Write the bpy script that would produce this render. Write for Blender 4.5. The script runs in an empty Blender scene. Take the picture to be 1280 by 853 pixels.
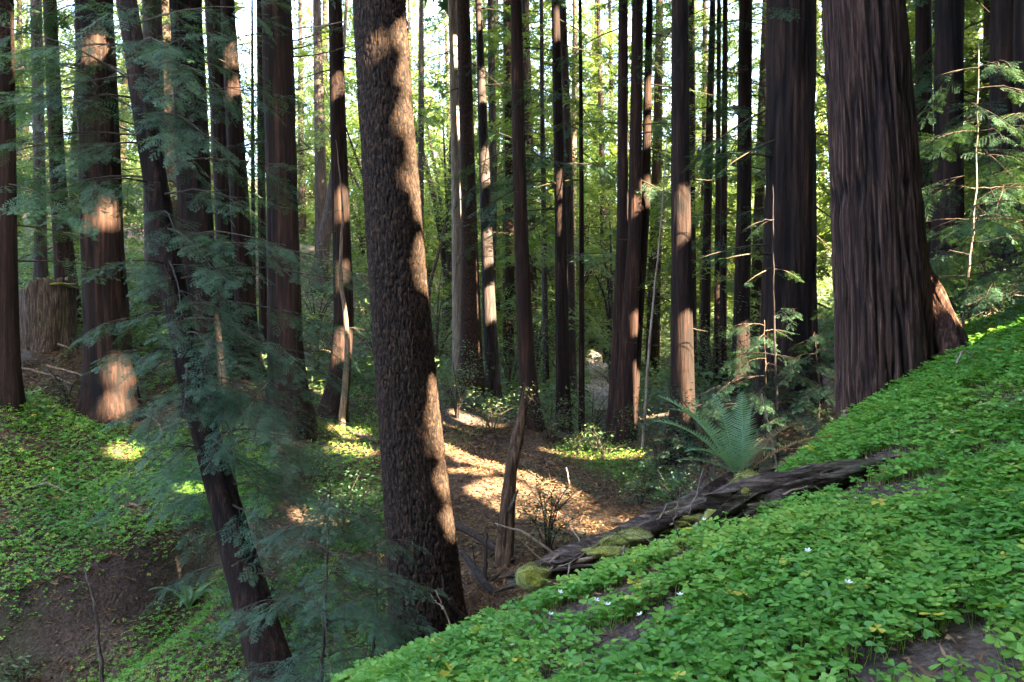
import bpy, math, random
import numpy as np
from mathutils import Vector
# ------------------------------------------------------------------ camera, sky, sun, exposure
scn = bpy.context.scene
F = 1150.0                                   # focal length in photo pixels (1280 wide)
cam_d = bpy.data.cameras.new('camera'); cam = bpy.data.objects.new('camera', cam_d)
scn.collection.objects.link(cam); scn.camera = cam
cam_d.sensor_width = 36.0; cam_d.lens = 36.0*F/1280.0; cam_d.clip_start = 0.05; cam_d.clip_end = 2000
cam.location = (0, 0, 0); cam.rotation_euler = (math.radians(90), 0, 0)
SUN = np.array([0.62, -0.56, 0.60]); SUN /= np.linalg.norm(SUN)
sun_el = math.asin(SUN[2]); sun_az = math.atan2(SUN[0], SUN[1])
w = bpy.data.worlds.new('World'); scn.world = w; w.use_nodes = True
nt = w.node_tree; bg = nt.nodes['Background']
sky = nt.nodes.new('ShaderNodeTexSky'); sky.sky_type = 'NISHITA'; sky.sun_disc = False
sky.sun_elevation = sun_el; sky.sun_rotation = sun_az
sky.dust_density = 5.0; sky.air_density = 0.8; sky.ozone_density = 0.6
nt.links.new(sky.outputs[0], bg.inputs[0]); bg.inputs[1].default_value = 0.15
sl = bpy.data.lights.new('sun', 'SUN'); sl.energy = 5.0; sl.angle = math.radians(0.5); sl.color = (1.0, 0.80, 0.55)
so = bpy.data.objects.new('sun', sl); scn.collection.objects.link(so); so.location = (30, -18, 24)
so.rotation_euler = Vector((-SUN[0], -SUN[1], -SUN[2])).to_track_quat('-Z', 'Y').to_euler()
vs = scn.view_settings
vs.view_transform = 'Standard'; vs.look = 'None'; vs.gamma = 1.0; vs.use_curve_mapping = False
vs.exposure = 4.85
scn.cycles.max_bounces = 6; scn.cycles.transparent_max_bounces = 4; scn.cycles.transmission_bounces = 4
scn.cycles.use_denoising = True

rng = np.random.default_rng(7); random.seed(7)
U = lambda a, b: float(rng.uniform(a, b))

# ------------------------------------------------------------------ helpers
def P(px, py, d):
    return np.array([(px-640.0)/F*d, d, (426.5-py)/F*d])
def pix(p):
    p = np.atleast_2d(p); y = np.maximum(p[:, 1], 0.05)
    return 640+F*p[:, 0]/y, 426.5-F*p[:, 2]/y
def _hash(i, j, k, s):
    h = (i.astype(np.int64)*374761393 + j.astype(np.int64)*668265263 + k.astype(np.int64)*2147483647 + s*974711) & 0xffffffff
    h = ((h ^ (h >> 13))*1274126177) & 0xffffffff
    return ((h ^ (h >> 16)) & 0xffff)/65535.0
def vnoise(x, y, z, s=0):
    x, y, z = np.broadcast_arrays(np.asarray(x, float), np.asarray(y, float), np.asarray(z, float))
    i, j, k = np.floor(x), np.floor(y), np.floor(z)
    u, v, q = x-i, y-j, z-k
    u = u*u*(3-2*u); v = v*v*(3-2*v); q = q*q*(3-2*q)
    r = 0
    for a in (0, 1):
        for b in (0, 1):
            for c in (0, 1):
                r = r + _hash(i+a, j+b, k+c, s)*(u if a else 1-u)*(v if b else 1-v)*(q if c else 1-q)
    return r
def fbm(x, y, z=0.0, o=4, s=0):
    r, a, t = 0, 0.5, 0
    for n in range(o):
        r = r + a*vnoise(np.asarray(x)*2**n, np.asarray(y)*2**n, np.asarray(z)*2**n, s+n); t += a; a *= 0.5
    return r/t
def link(o, parent=None):
    scn.collection.objects.link(o)
    if parent is not None: o.parent = parent
    return o
def mesh(name, V, Fs, mats, mi=None, attrs=None, smooth=False):
    """V (n,3); Fs one (m,k) array or a list of such arrays; mi one material index per array"""
    if not isinstance(Fs, list): Fs = [Fs]
    Fs = [np.asarray(f, np.int32) for f in Fs]
    me = bpy.data.meshes.new(name)
    V = np.asarray(V, np.float32)
    me.vertices.add(len(V)); me.vertices.foreach_set('co', V.ravel())
    tot = sum(f.size for f in Fs); npoly = sum(len(f) for f in Fs)
    me.loops.add(tot); me.loops.foreach_set('vertex_index', np.concatenate([f.ravel() for f in Fs]))
    lt = np.concatenate([np.full(len(f), f.shape[1], np.int32) for f in Fs])
    ls = np.concatenate([[0], np.cumsum(lt)[:-1]]).astype(np.int32)
    me.polygons.add(npoly); me.polygons.foreach_set('loop_start', ls)
    if mi is not None:
        me.polygons.foreach_set('material_index', np.concatenate([np.full(len(f), m, np.int32) for f, m in zip(Fs, mi)]))
    if smooth is not False:
        sm = np.ones(npoly, bool) if smooth is True else np.concatenate([np.full(len(f), s, bool) for f, s in zip(Fs, smooth)])
        me.polygons.foreach_set('use_smooth', sm)
    for m in (mats if isinstance(mats, (list, tuple)) else [mats]): me.materials.append(m)
    for k, a in (attrs or {}).items():
        at = me.attributes.new(k, 'FLOAT', 'POINT'); at.data.foreach_set('value', np.asarray(a, np.float32))
    me.update(calc_edges=True); me.validate()
    return me
def obj(name, V, Fs, mats, parent=None, origin=None, **k):
    V = np.asarray(V, float)
    if origin is not None: V = V-np.asarray(origin)
    o = bpy.data.objects.new(name, mesh(name, V, Fs, mats, **k))
    if parent is None and origin is not None: o.location = origin
    return link(o, parent)
def tag(o, label, cat, group=None, kind=None):
    o['label'] = label; o['category'] = cat
    if group: o['group'] = group
    if kind: o['kind'] = kind
    return o
def root(name, loc, label, cat, group=None):
    o = bpy.data.objects.new(name, None); o.empty_display_size = 0.2
    o.location = loc; link(o); return tag(o, label, cat, group)
def tube(pts, rad, n=6, cap=True):
    pts = np.asarray(pts, float); m = len(pts); rad = np.broadcast_to(rad, (m,))
    t = np.gradient(pts, axis=0); t /= np.linalg.norm(t, axis=1)[:, None]+1e-9
    ref = np.where(np.abs(t[:, 2:3]) > 0.9, [[1.0, 0, 0]], [[0, 0, 1.0]])
    if np.abs(t[:, 2]).max() > 0.9 and np.abs(t[:, 2]).min() < 0.9: ref = np.tile([[0.37, 0.91, 0.19]], (m, 1))
    a = np.cross(t, ref); a /= np.linalg.norm(a, axis=1)[:, None]; b = np.cross(t, a)
    th = np.linspace(0, 2*np.pi, n, endpoint=False)
    V = (pts[:, None] + rad[:, None, None]*(np.cos(th)[None, :, None]*a[:, None]+np.sin(th)[None, :, None]*b[:, None])).reshape(-1, 3)
    i = np.arange(m-1)[:, None]*n; j = np.arange(n)[None]
    Q = np.stack([i+j, i+(j+1) % n, i+n+(j+1) % n, i+n+j], -1).reshape(-1, 4)
    if cap:
        V = np.vstack([V, pts[0], pts[-1]]); e = len(V)
        jj = np.arange(n)
        Q = np.vstack([Q, np.stack([jj, np.full(n, e-2), np.full(n, e-2), (jj+1) % n], -1)[:0]])
        T = np.vstack([np.stack([(jj+1) % n, jj, np.full(n, e-2)], -1), np.stack([(m-1)*n+jj, (m-1)*n+(jj+1) % n, np.full(n, e-1)], -1)])
        return V, Q, T
    return V, Q, np.zeros((0, 3), int)
class MB:
    """collects pieces for one mesh"""
    def __init__(s): s.V = []; s.F = {}; s.n = 0; s.A = []
    def add(s, V, *Fs, mi=0, a=0.5):
        V = np.asarray(V, float)
        for f in Fs:
            f = np.asarray(f)
            if len(f): s.F.setdefault((f.shape[1], mi), []).append(f+s.n)
        s.V.append(V); s.A.append(np.broadcast_to(a, (len(V),))); s.n += len(V)
    def tube(s, pts, rad, n=6, mi=0, a=0.5):
        V, Q, T = tube(pts, rad, n); s.add(V, Q, T, mi=mi, a=a)
    def build(s, name, mats, parent=None, origin=None, smooth=(0,)):
        V = np.vstack(s.V); ks = list(s.F)
        return obj(name, V, [np.vstack(s.F[k]) for k in ks], mats, parent, origin, mi=[k[1] for k in ks],
                   attrs={'tint': np.concatenate(s.A)}, smooth=[k[1] in smooth for k in ks])
def curve(pts, n, wob=0.0):
    pts = np.asarray(pts, float); m = len(pts)
    t = np.linspace(0, m-1, n); out = np.zeros((n, 3))
    Q = np.vstack([2*pts[0]-pts[1], pts, 2*pts[-1]-pts[-2]])
    for i, x in enumerate(t):
        k = min(int(x), m-2); u = x-k; p0, p1, p2, p3 = Q[k:k+4]
        out[i] = 0.5*(2*p1+(p2-p0)*u+(2*p0-5*p1+4*p2-p3)*u*u+(3*p1-p0-3*p2+p3)*u**3)
    if wob: out += rng.normal(0, wob, out.shape)
    return out

# ------------------------------------------------------------------ materials
def mat(name):
    m = bpy.data.materials.new(name); m.use_nodes = True
    return m, m.node_tree, m.node_tree.nodes['Principled BSDF']
def nd(t, typ, **k):
    n = t.nodes.new(typ)
    for a, b in k.items(): setattr(n, a, b)
    return n
def ramp(t, fac, stops):
    r = nd(t, 'ShaderNodeValToRGB'); e = r.color_ramp.elements
    while len(e) < len(stops): e.new(0.5)
    for x, (p, c) in zip(e, stops): x.position = p; x.color = (*c, 1)
    t.links.new(fac, r.inputs[0]); return r.outputs[0]
def noise(t, scale, sc=(1, 1, 1), detail=4, coord='Object', rough=0.6):
    tc = nd(t, 'ShaderNodeTexCoord'); mp = nd(t, 'ShaderNodeMapping'); mp.inputs['Scale'].default_value = sc
    n = nd(t, 'ShaderNodeTexNoise'); n.inputs['Scale'].default_value = scale; n.inputs['Detail'].default_value = detail
    n.inputs['Roughness'].default_value = rough
    t.links.new(tc.outputs[coord], mp.inputs[0]); t.links.new(mp.outputs[0], n.inputs[0]); return n.outputs[0]
def math_(t, op, a, b):
    n = nd(t, 'ShaderNodeMath', operation=op)
    for i, x in enumerate((a, b)):
        if isinstance(x, (int, float)): n.inputs[i].default_value = x
        else: t.links.new(x, n.inputs[i])
    return n.outputs[0]
def mixc(t, f, a, b, mode='MIX'):
    n = nd(t, 'ShaderNodeMix', data_type='RGBA', blend_type=mode)
    if isinstance(f, (int, float)): n.inputs[0].default_value = f
    else: t.links.new(f, n.inputs[0])
    for i, x in ((6, a), (7, b)):
        if isinstance(x, tuple): n.inputs[i].default_value = (*x, 1)
        else: t.links.new(x, n.inputs[i])
    return n.outputs[2]
def bump(t, b, h, dist, strength=1.0):
    n = nd(t, 'ShaderNodeBump'); n.inputs['Distance'].default_value = dist; n.inputs['Strength'].default_value = strength
    t.links.new(h, n.inputs['Height']); t.links.new(n.outputs[0], b.inputs['Normal'])
def bark(name, dark, mid, light, zs=0.09, freq=26, depth=0.03, moss=0.0, cav=False, lie=False):
    m, t, b = mat(name)
    S = (lambda q: (q, .8, 1)) if lie else (lambda q: (1, 1, q))
    a = noise(t, freq, S(zs), 6); c = noise(t, freq*0.28, S(zs*2.2), 3); f = noise(t, freq*4, S(zs*1.5), 3)
    h = math_(t, 'ADD', math_(t, 'MULTIPLY', a, 0.75), math_(t, 'MULTIPLY', f, 0.25))
    col = ramp(t, h, [(0.36, dark), (0.5, mid), (0.66, light)])
    col = mixc(t, ramp(t, c, [(0.35, (0, 0, 0)), (0.7, (0.55,)*3)]), col, tuple(0.5*(x+y) for x, y in zip(mid, dark)))
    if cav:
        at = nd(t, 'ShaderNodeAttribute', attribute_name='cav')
        col = mixc(t, ramp(t, at.outputs['Fac'], [(0.1, (0, 0, 0)), (0.75, (1, 1, 1))]), tuple(0.35*v for v in dark), col)  # dark furrow pigment, deepened as painted crevice shade so the relief reads
    if moss:
        g = ramp(t, noise(t, 2.3, (1, 1, 0.5), 5), [(0.55-moss*0.2, (0, 0, 0)), (0.75, (0.7,)*3)])
        col = mixc(t, g, col, (0.05, 0.065, 0.018))
    oi = nd(t, 'ShaderNodeObjectInfo'); col = mixc(t, 1.0, col, ramp(t, oi.outputs['Random'], [(0, (.68, .72, .78)), (.5, (1, 1, 1)), (1, (1.0, .86, .74))]), 'MULTIPLY')
    t.links.new(col, b.inputs['Base Color']); b.inputs['Roughness'].default_value = 0.9
    b.inputs['Specular IOR Level'].default_value = 0.25
    bump(t, b, h, depth); return m
M = {}
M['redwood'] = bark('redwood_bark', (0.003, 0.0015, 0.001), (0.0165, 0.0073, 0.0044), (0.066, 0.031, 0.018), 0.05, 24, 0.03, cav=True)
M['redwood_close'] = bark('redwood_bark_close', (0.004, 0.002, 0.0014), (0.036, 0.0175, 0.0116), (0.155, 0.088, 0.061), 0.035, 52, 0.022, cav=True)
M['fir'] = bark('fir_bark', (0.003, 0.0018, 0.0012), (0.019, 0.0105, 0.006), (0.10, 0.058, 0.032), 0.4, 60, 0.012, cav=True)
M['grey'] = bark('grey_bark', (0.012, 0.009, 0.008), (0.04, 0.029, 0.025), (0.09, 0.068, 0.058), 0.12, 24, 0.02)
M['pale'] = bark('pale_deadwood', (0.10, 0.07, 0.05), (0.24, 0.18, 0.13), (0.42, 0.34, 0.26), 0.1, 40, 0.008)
M['rot'] = bark('rotten_wood', (0.012, 0.008, 0.006), (0.07, 0.049, 0.035), (0.25, 0.19, 0.145), 0.12, 34, 0.015, 0.1)
M['log'] = bark('rotten_log_wood', (0.010, 0.006, 0.005), (0.075, 0.05, 0.036), (0.30, 0.225, 0.17), 0.14, 36, 0.025, 0.25, lie=True)
M['snag'] = bark('weathered_snag_wood', (0.015, 0.009, 0.005), (0.075, 0.045, 0.026), (0.20, 0.13, 0.08), 0.08, 40, 0.015)
M['twig'] = bark('twig_bark', (0.02, 0.014, 0.01), (0.06, 0.043, 0.03), (0.13, 0.1, 0.075), 0.2, 60, 0.002)
def leaf(name, dark, light, trans=0.35, rough=0.55, spec=0.3, noise_scale=None, mid=None, gloss=None):
    m, t, b = mat(name)
    at = nd(t, 'ShaderNodeAttribute', attribute_name='tint')
    gi = nd(t, 'ShaderNodeNewGeometry')
    r = math_(t, 'ADD', math_(t, 'MULTIPLY', at.outputs['Fac'], 0.75), math_(t, 'MULTIPLY', gi.outputs['Random Per Island'], 0.25))
    stops = [(0.1, dark), (0.85, light)]
    if mid: stops = [(0.05, dark), (0.5, mid), (0.9, light), (1.0, gloss or light)]
    col = ramp(t, r, stops)
    t.links.new(col, b.inputs['Base Color']); b.inputs['Roughness'].default_value = rough
    b.inputs['Specular IOR Level'].default_value = spec
    tr = nd(t, 'ShaderNodeBsdfTranslucent'); mx = nd(t, 'ShaderNodeMixShader'); mx.inputs[0].default_value = trans
    tc = mixc(t, 1.0, col, (1.5, 1.35, 0.6), 'MULTIPLY'); t.links.new(tc, tr.inputs[0])
    t.links.new(b.outputs[0], mx.inputs[1]); t.links.new(tr.outputs[0], mx.inputs[2])
    t.links.new(mx.outputs[0], t.nodes['Material Output'].inputs[0]); return m
M['needle'] = leaf('redwood_needles', (0.018, 0.05, 0.028), (0.055, 0.12, 0.06))
M['needle_blue'] = leaf('blue_green_needles', (0.024, 0.060, 0.035), (0.066, 0.132, 0.072))
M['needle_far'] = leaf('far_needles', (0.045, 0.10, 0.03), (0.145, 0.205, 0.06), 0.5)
M['broad'] = leaf('broad_leaves', (0.03, 0.07, 0.03), (0.10, 0.16, 0.06), 0.4, 0.4, 0.5)
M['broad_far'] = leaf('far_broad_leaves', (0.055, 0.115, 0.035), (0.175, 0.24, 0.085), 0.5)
M['sorrel'] = leaf('sorrel_leaves', (0.04, 0.14, 0.022), (0.25, 0.38, 0.06), 0.35, 0.5, 0.35, mid=(0.105, 0.27, 0.036), gloss=(0.42, 0.38, 0.05))
M['fern'] = leaf('fern_fronds', (0.10, 0.21, 0.11), (0.20, 0.36, 0.20), 0.35, 0.4, 0.5)
M['fern_brown'] = leaf('withered_fronds', (0.06, 0.05, 0.015), (0.2, 0.12, 0.05), 0.3)
M['under'] = leaf('undergrowth_leaves', (0.035, 0.08, 0.04), (0.12, 0.185, 0.085), 0.4)
M['grass'] = leaf('grass_blades', (0.03, 0.09, 0.02), (0.11, 0.2, 0.04), 0.35)
M['litter'] = leaf('dry_leaves', (0.05, 0.03, 0.018), (0.26, 0.16, 0.08), 0.1, 0.8, 0.1)
M['petal'] = leaf('white_petals', (0.75, 0.75, 0.78), (0.85, 0.84, 0.86), 0.3)
def _moss():
    m, t, b = mat('moss'); n = noise(t, 90, (1, 1, 1), 5); c = noise(t, 9)
    col = ramp(t, math_(t, 'ADD', math_(t, 'MULTIPLY', n, 0.6), math_(t, 'MULTIPLY', c, 0.4)), [(0.3, (0.05, 0.07, 0.006)), (0.5, (0.17, 0.175, 0.008)), (0.7, (0.34, 0.33, 0.015))])
    t.links.new(col, b.inputs['Base Color']); b.inputs['Roughness'].default_value = 0.95; b.inputs['Sheen Weight'].default_value = 0.3
    bump(t, b, n, 0.012); return m
M['moss'] = _moss()
def _soil():
    m, t, b = mat('forest_soil')
    a = noise(t, 1.1, detail=6); c = noise(t, 38, detail=5); e = noise(t, 0.35, detail=3)
    h = math_(t, 'ADD', math_(t, 'MULTIPLY', a, 0.4), math_(t, 'MULTIPLY', c, 0.6))
    col = ramp(t, h, [(0.36, (0.014, 0.009, 0.007)), (0.5, (0.05, 0.032, 0.023)), (0.64, (0.13, 0.088, 0.062))])
    col = mixc(t, ramp(t, e, [(0.5, (0, 0, 0)), (0.68, (0.6,)*3)]), col, (0.05, 0.07, 0.022))
    t.links.new(col, b.inputs['Base Color']); b.inputs['Roughness'].default_value = 0.95
    bump(t, b, c, 0.03); return m
M['soil'] = _soil()
def _path():
    m, t, b = mat('trail_dirt'); c = noise(t, 14, detail=6)
    t.links.new(ramp(t, c, [(0.35, (0.12, 0.1, 0.095)), (0.65, (0.27, 0.23, 0.21))]), b.inputs['Base Color'])
    b.inputs['Roughness'].default_value = 0.95; bump(t, b, c, 0.02); return m
M['path'] = _path()

# ------------------------------------------------------------------ terrain
CT = [P(*q) for q in [
    # near bank
    (1280, 853, 2.2), (1000, 840, 2.45), (700, 840, 3.2), (520, 845, 3.8), (650, 775, 3.9), (900, 700, 3.5), (1050, 650, 3.9),
    (1200, 500, 5.4), (1270, 430, 6.6), (1100, 570, 5.0), (1150, 690, 3.3), (1000, 636, 4.6), (800, 740, 3.7),
    # crest of the near bank
    (430, 868, 4.3), (560, 812, 4.4), (660, 768, 4.6), (780, 716, 4.9), (880, 678, 5.2), (940, 628, 5.7), (1000, 580, 6.3), (1050, 535, 7.0), (1120, 480, 7.2),
    # gully floor
    (345, 872, 8.0), (200, 806, 9.0), (110, 800, 9.5), (300, 792, 8.8), (20, 842, 9.0), (230, 748, 10.1), (520, 800, 7.6), (620, 748, 8.0), (700, 695, 9.5), (800, 665, 10.5), (840, 622, 12), (60, 870, 8.6), (420, 728, 9.2),
    # far wall of the gully
    (600, 600, 12.3), (560, 560, 14.2), (700, 580, 14), (450, 605, 12.4), (400, 560, 14), (430, 525, 16), (350, 505, 14), (500, 660, 10.5), (760, 600, 13), (640, 560, 15),
    # left bank
    (130, 525, 14), (250, 500, 14.5), (0, 495, 13), (60, 432, 16), (80, 405, 18), (50, 350, 26), (50, 295, 36), (200, 400, 24), (0, 752, 9.6), (100, 727, 9.9), (220, 676, 10.6), (160, 700, 10.2), (50, 738, 9.75),
    (280, 650, 11), (100, 600, 12), (0, 600, 11.6), (200, 580, 12.6), (320, 590, 12.4), (-200, 500, 13), (-200, 350, 22),
    # middle distance
    (400, 310, 40), (400, 440, 22), (480, 430, 24), (590, 482, 18.5), (618, 512, 19), (657, 532, 16), (704, 542, 17), (727, 552, 18), (775, 555, 15.5),
    (853, 572, 13), (925, 492, 18), (880, 482, 22), (910, 415, 42), (750, 522, 24), (750, 485, 32), (745, 460, 42), (740, 440, 60), (620, 440, 35), (980, 440, 24),
    # behind the right hand redwood
    (985, 522, 11), (1155, 432, 14), (1185, 420, 11), (1255, 415, 9), (1205, 420, 8.2), (900, 570, 11), (920, 620, 8.0)]]
CT += [np.array(q) for q in [(-1.3, 5.4, -2.45), (-.3, 6.2, -2.4), (.7, 7.0, -2.25), (1.5, 7.8, -2.0), (2.4, 9, -1.65), (-2.2, 5.6, -2.9), (-2.6, 3.2, -2.6), (-1.5, 2.5, -2.0),
    (0, 0, -1.25), (1.5, 0, -.7), (3.5, 0, .1), (4, 3, .2), (6, 5, 1.1), (-1.5, 0, -1.9), (-4, 0, -3.0), (-5, 5, -3.1), (7, -6, 1.8), (0, -6, -1.0), (-8, -5, -2.5), (-9, 5, -2.6),
    (-14, 8, -1.5), (14, 10, 3), (14, 0, 3.5), (10, 20, 1.5), (20, 30, 5), (-30, 30, 6), (-30, 60, 13), (-6, 60, 6.0), (20, 60, 5), (45, 60, 13), (-40, 0, 4), (40, 0, 11), (0, -40, 2),
    (6, 95, 9), (-60, 120, 26), (60, 120, 24), (-120, 40, 20), (120, 40, 22), (0, 180, 24), (-100, -80, 10), (100, -80, 15), (0, 280, 26), (-250, 250, 26), (250, 250, 26), (250, -250, 10), (-250, -250, 10), (-250, 0, 22), (250, 0, 24)]]
CT = np.array(CT)
def _fit():
    n = len(CT); xy = CT[:, :2]
    K = np.sqrt(((xy[:, None]-xy[None])**2).sum(-1)+0.05)
    A = np.zeros((n+3, n+3)); A[:n, :n] = K-0.02*np.eye(n); A[:n, n] = 1; A[:n, n+1:] = xy; A[n, :n] = 1; A[n+1:, :n] = xy.T
    return np.linalg.solve(A, np.concatenate([CT[:, 2], np.zeros(3)]))
RW = _fit()
def zg(x, y, detail=True):
    x = np.asarray(x, float); y = np.asarray(y, float); sh = x.shape; x = x.ravel(); y = y.ravel(); out = np.zeros(len(x))
    for s in range(0, len(x), 20000):
        e = slice(s, s+20000)
        K = np.sqrt((x[e, None]-CT[None, :, 0])**2+(y[e, None]-CT[None, :, 1])**2+0.05)
        out[e] = K@RW[:-3]+RW[-3]+RW[-2]*x[e]+RW[-1]*y[e]
    lip = np.interp(x, [-7, -5.34, -5, -4.65, -4.26, -3.87, -3.44, -3], [9.2, 9.6, 9.75, 9.9, 10.2, 10.6, 11, 11.3])+.25*(vnoise(x*1.7, 0, 0, 77)-.5)
    s_ = lip-y; out -= .62*np.clip(s_/.18, 0, 1)*np.exp(-(np.maximum(s_-.2, 0)/1.5)**2)*np.clip((x+7.5)/1, 0, 1)*np.clip((-3.1-x)/.5, 0, 1)
    if detail:
        r = np.hypot(x, y); am = np.clip(r/14, 0.25, 3.0)
        out += am*(0.16*(fbm(x*0.9, y*0.9, 3.1, 4, 5)-0.5))+0.05*(fbm(x*4, y*4, 1.7, 3, 9)-0.5)
    return out.reshape(sh)
def zg1(x, y): return float(zg(np.array([x]), np.array([y]))[0])
def ground_hit(px, py, lo=1.2, hi=80):
    """distance at which the line of sight through a pixel first meets the ground"""
    d = np.geomspace(lo, hi, 700); p = np.stack([(px-640)/F*d, d, (426.5-py)/F*d], 1)
    below = p[:, 2] < zg(p[:, 0], p[:, 1])
    i = int(np.argmax(below)) if below.any() else len(d)-1
    return p[i]
n = 860
u = np.linspace(-1, 1, n); g = 320*np.sinh(4.6*u)/np.sinh(4.6)
gx, gy = np.meshgrid(g, g+5.0, indexing='ij')
gz = zg(gx, gy)
i, j = np.meshgrid(np.arange(n-1), np.arange(n-1), indexing='ij')
Q = np.stack([i*n+j, (i+1)*n+j, (i+1)*n+j+1, i*n+j+1], -1).reshape(-1, 4)
grd = obj('ground', np.stack([gx, gy, gz], -1).reshape(-1, 3), Q, M['soil'], smooth=True)
tag(grd, 'brown leaf littered forest floor falling from both banks into a shaded gully', 'ground', kind='structure')
def ribbon(name, pts, wd, m, lift, label):
    c = curve([P(*q)[:2].tolist()+[0] for q in pts], 60); t = np.gradient(c, axis=0); s = np.stack([t[:, 1], -t[:, 0]], 1); s /= np.linalg.norm(s, axis=1)[:, None]
    k = 7; off = np.linspace(-.5, .5, k)*wd
    X = c[:, None, 0]+s[:, None, 0]*off*(1+.2*np.sin(np.arange(60)*.9))[:, None]; Y = c[:, None, 1]+s[:, None, 1]*off
    Z = zg(X, Y)+lift+0.0*X
    i, j = np.meshgrid(np.arange(59), np.arange(k-1), indexing='ij')
    o = obj(name, np.stack([X, Y, Z], -1).reshape(-1, 3), np.stack([i*k+j, i*k+j+1, (i+1)*k+j+1, (i+1)*k+j], -1).reshape(-1, 4), m, smooth=True)
    tag(o, label, 'path', kind='structure')
ribbon('path', [(746, 540, 22), (752, 510, 27), (752, 485, 32), (740, 462, 41), (800, 440, 48), (912, 412, 44), (990, 410, 46)], 1.5, M['path'], 0.10, 'grey dirt trail climbing away between the trunks')

# ------------------------------------------------------------------ sun gaps: lines of sight to the sun kept free of needles
LIT = [(560, 562, 14.2, .16), (590, 573, 13.8, .17), (620, 586, 13.5, .17), (640, 592, 13.2, .15), (655, 600, 13.0, .17), (672, 607, 12.7, .15), (690, 616, 12.4, .16), (708, 625, 12.1, .15), (725, 636, 11.8, .16), (742, 645, 11.5, .15), (760, 656, 11.3, .16), (790, 675, 10.9, .14), (585, 592, 12.9, .13), (625, 615, 12.3, .13), (650, 632, 11.9, .12), (690, 655, 11.3, .12), (720, 672, 10.9, .11), (720, 575, 14.3, .55), (755, 590, 13.4, .25), (690, 567, 14.5, .35),
       (514, 40, 7.5, .06), (517, 90, 7.5, .06), (520, 140, 7.5, .06), (521, 180, 7.5, .04), (526, 220, 7.5, .04), (531, 260, 7.5, .04), (535, 305, 7.5, .04), (539, 345, 7.5, .04), (552, 480, 7.5, .045), (554, 510, 7.5, .05), (557, 550, 7.5, .05), (560, 600, 7.5, .05), (565, 650, 7.5, .05), (455, 62, 7.25, .05), (458, 30, 7.25, .05),
       (146, 470, 13.8, .09), (152, 500, 13.6, .1), (118, 65, 13.8, .1), (132, 270, 13.8, .08), (245, 155, 13.8, .1), (248, 300, 13.8, .1), (258, 425, 13.8, .18), (262, 462, 13.8, .16),
       (290, 70, 16.8, .1), (294, 110, 16.8, .08), (1180, 380, 7.2, .1), (1187, 412, 7.2, .12), (1192, 428, 7.2, .1), (928, 420, 17.8, .12), (928, 450, 17.8, .16), (790, 515, 15.3, .15), (802, 470, 15.3, .15), (808, 240, 15.6, .12), (814, 110, 15.6, .12), (812, 160, 15.6, .12), (788, 260, 15.4, .08), (800, 400, 15.3, .1),
       (570, 60, 19.5, .3), (571, 150, 19.5, .3), (572, 250, 19.5, .3), (573, 350, 19.5, .3), (573, 420, 19.5, .3), (592, 60, 18.2, .15), (655, 80, 15.8, .08), (700, 20, 16.8, .15), (430, 250, 15.8, .12), (430, 330, 15.6, .12), (432, 420, 15.6, .15), (424, 100, 15.8, .1),
       (150, 570, 12.8, .1), (230, 622, 11.8, .08), (415, 640, 11.2, .2), (440, 560, 14, .25), (400, 485, 17.5, .5), (600, 525, 16.5, .5), (560, 535, 15.8, .35), (430, 545, 15, .25), (870, 640, 11, .25),
       (1222, 120, 8.0, .2), (1222, 170, 8.0, .18), (1215, 260, 8.0, .15), (1190, 190, 8.0, .15), (1255, 180, 8.0, .15), (860, 50, 24, .5), (880, 170, 24, .5), (640, 420, 30, .4), (636, 300, 30, .4), (8, 30, 12.8, .25), (5, 45, 12.8, .2), (714, 530, 24, .4)]
LP = np.array([P(a, b, c) for a, b, c, r in LIT]); LR = np.array([q[3]*(1.75 if q[3] < .24 else 1.15) for q in LIT])
def keep_mask(C):
    """C: (n, 3, 3) triangles"""
    k = np.ones(len(C), bool)
    m = C.mean(1); sz = np.sqrt(((C-m[:, None])**2).sum(-1)).max(1)
    for p, r in zip(LP, LR):
        v = m-p; t = v@SUN; d2 = (v*v).sum(1)-t*t
        i = np.nonzero((t > 0.7) & (d2 < (r+0.002*t+sz)**2))[0]
        if not len(i): continue
        T = C[i]; S = np.concatenate([T, (T+np.roll(T, 1, 1))/2, (T+m[i][:, None])/2, m[i][:, None]], 1)-p
        ts = S@SUN; q = (S*S).sum(-1)-ts*ts
        k[i[(q < (r*.8+0.002*t[i, None])**2).any(1)]] = False
    return k

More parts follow.
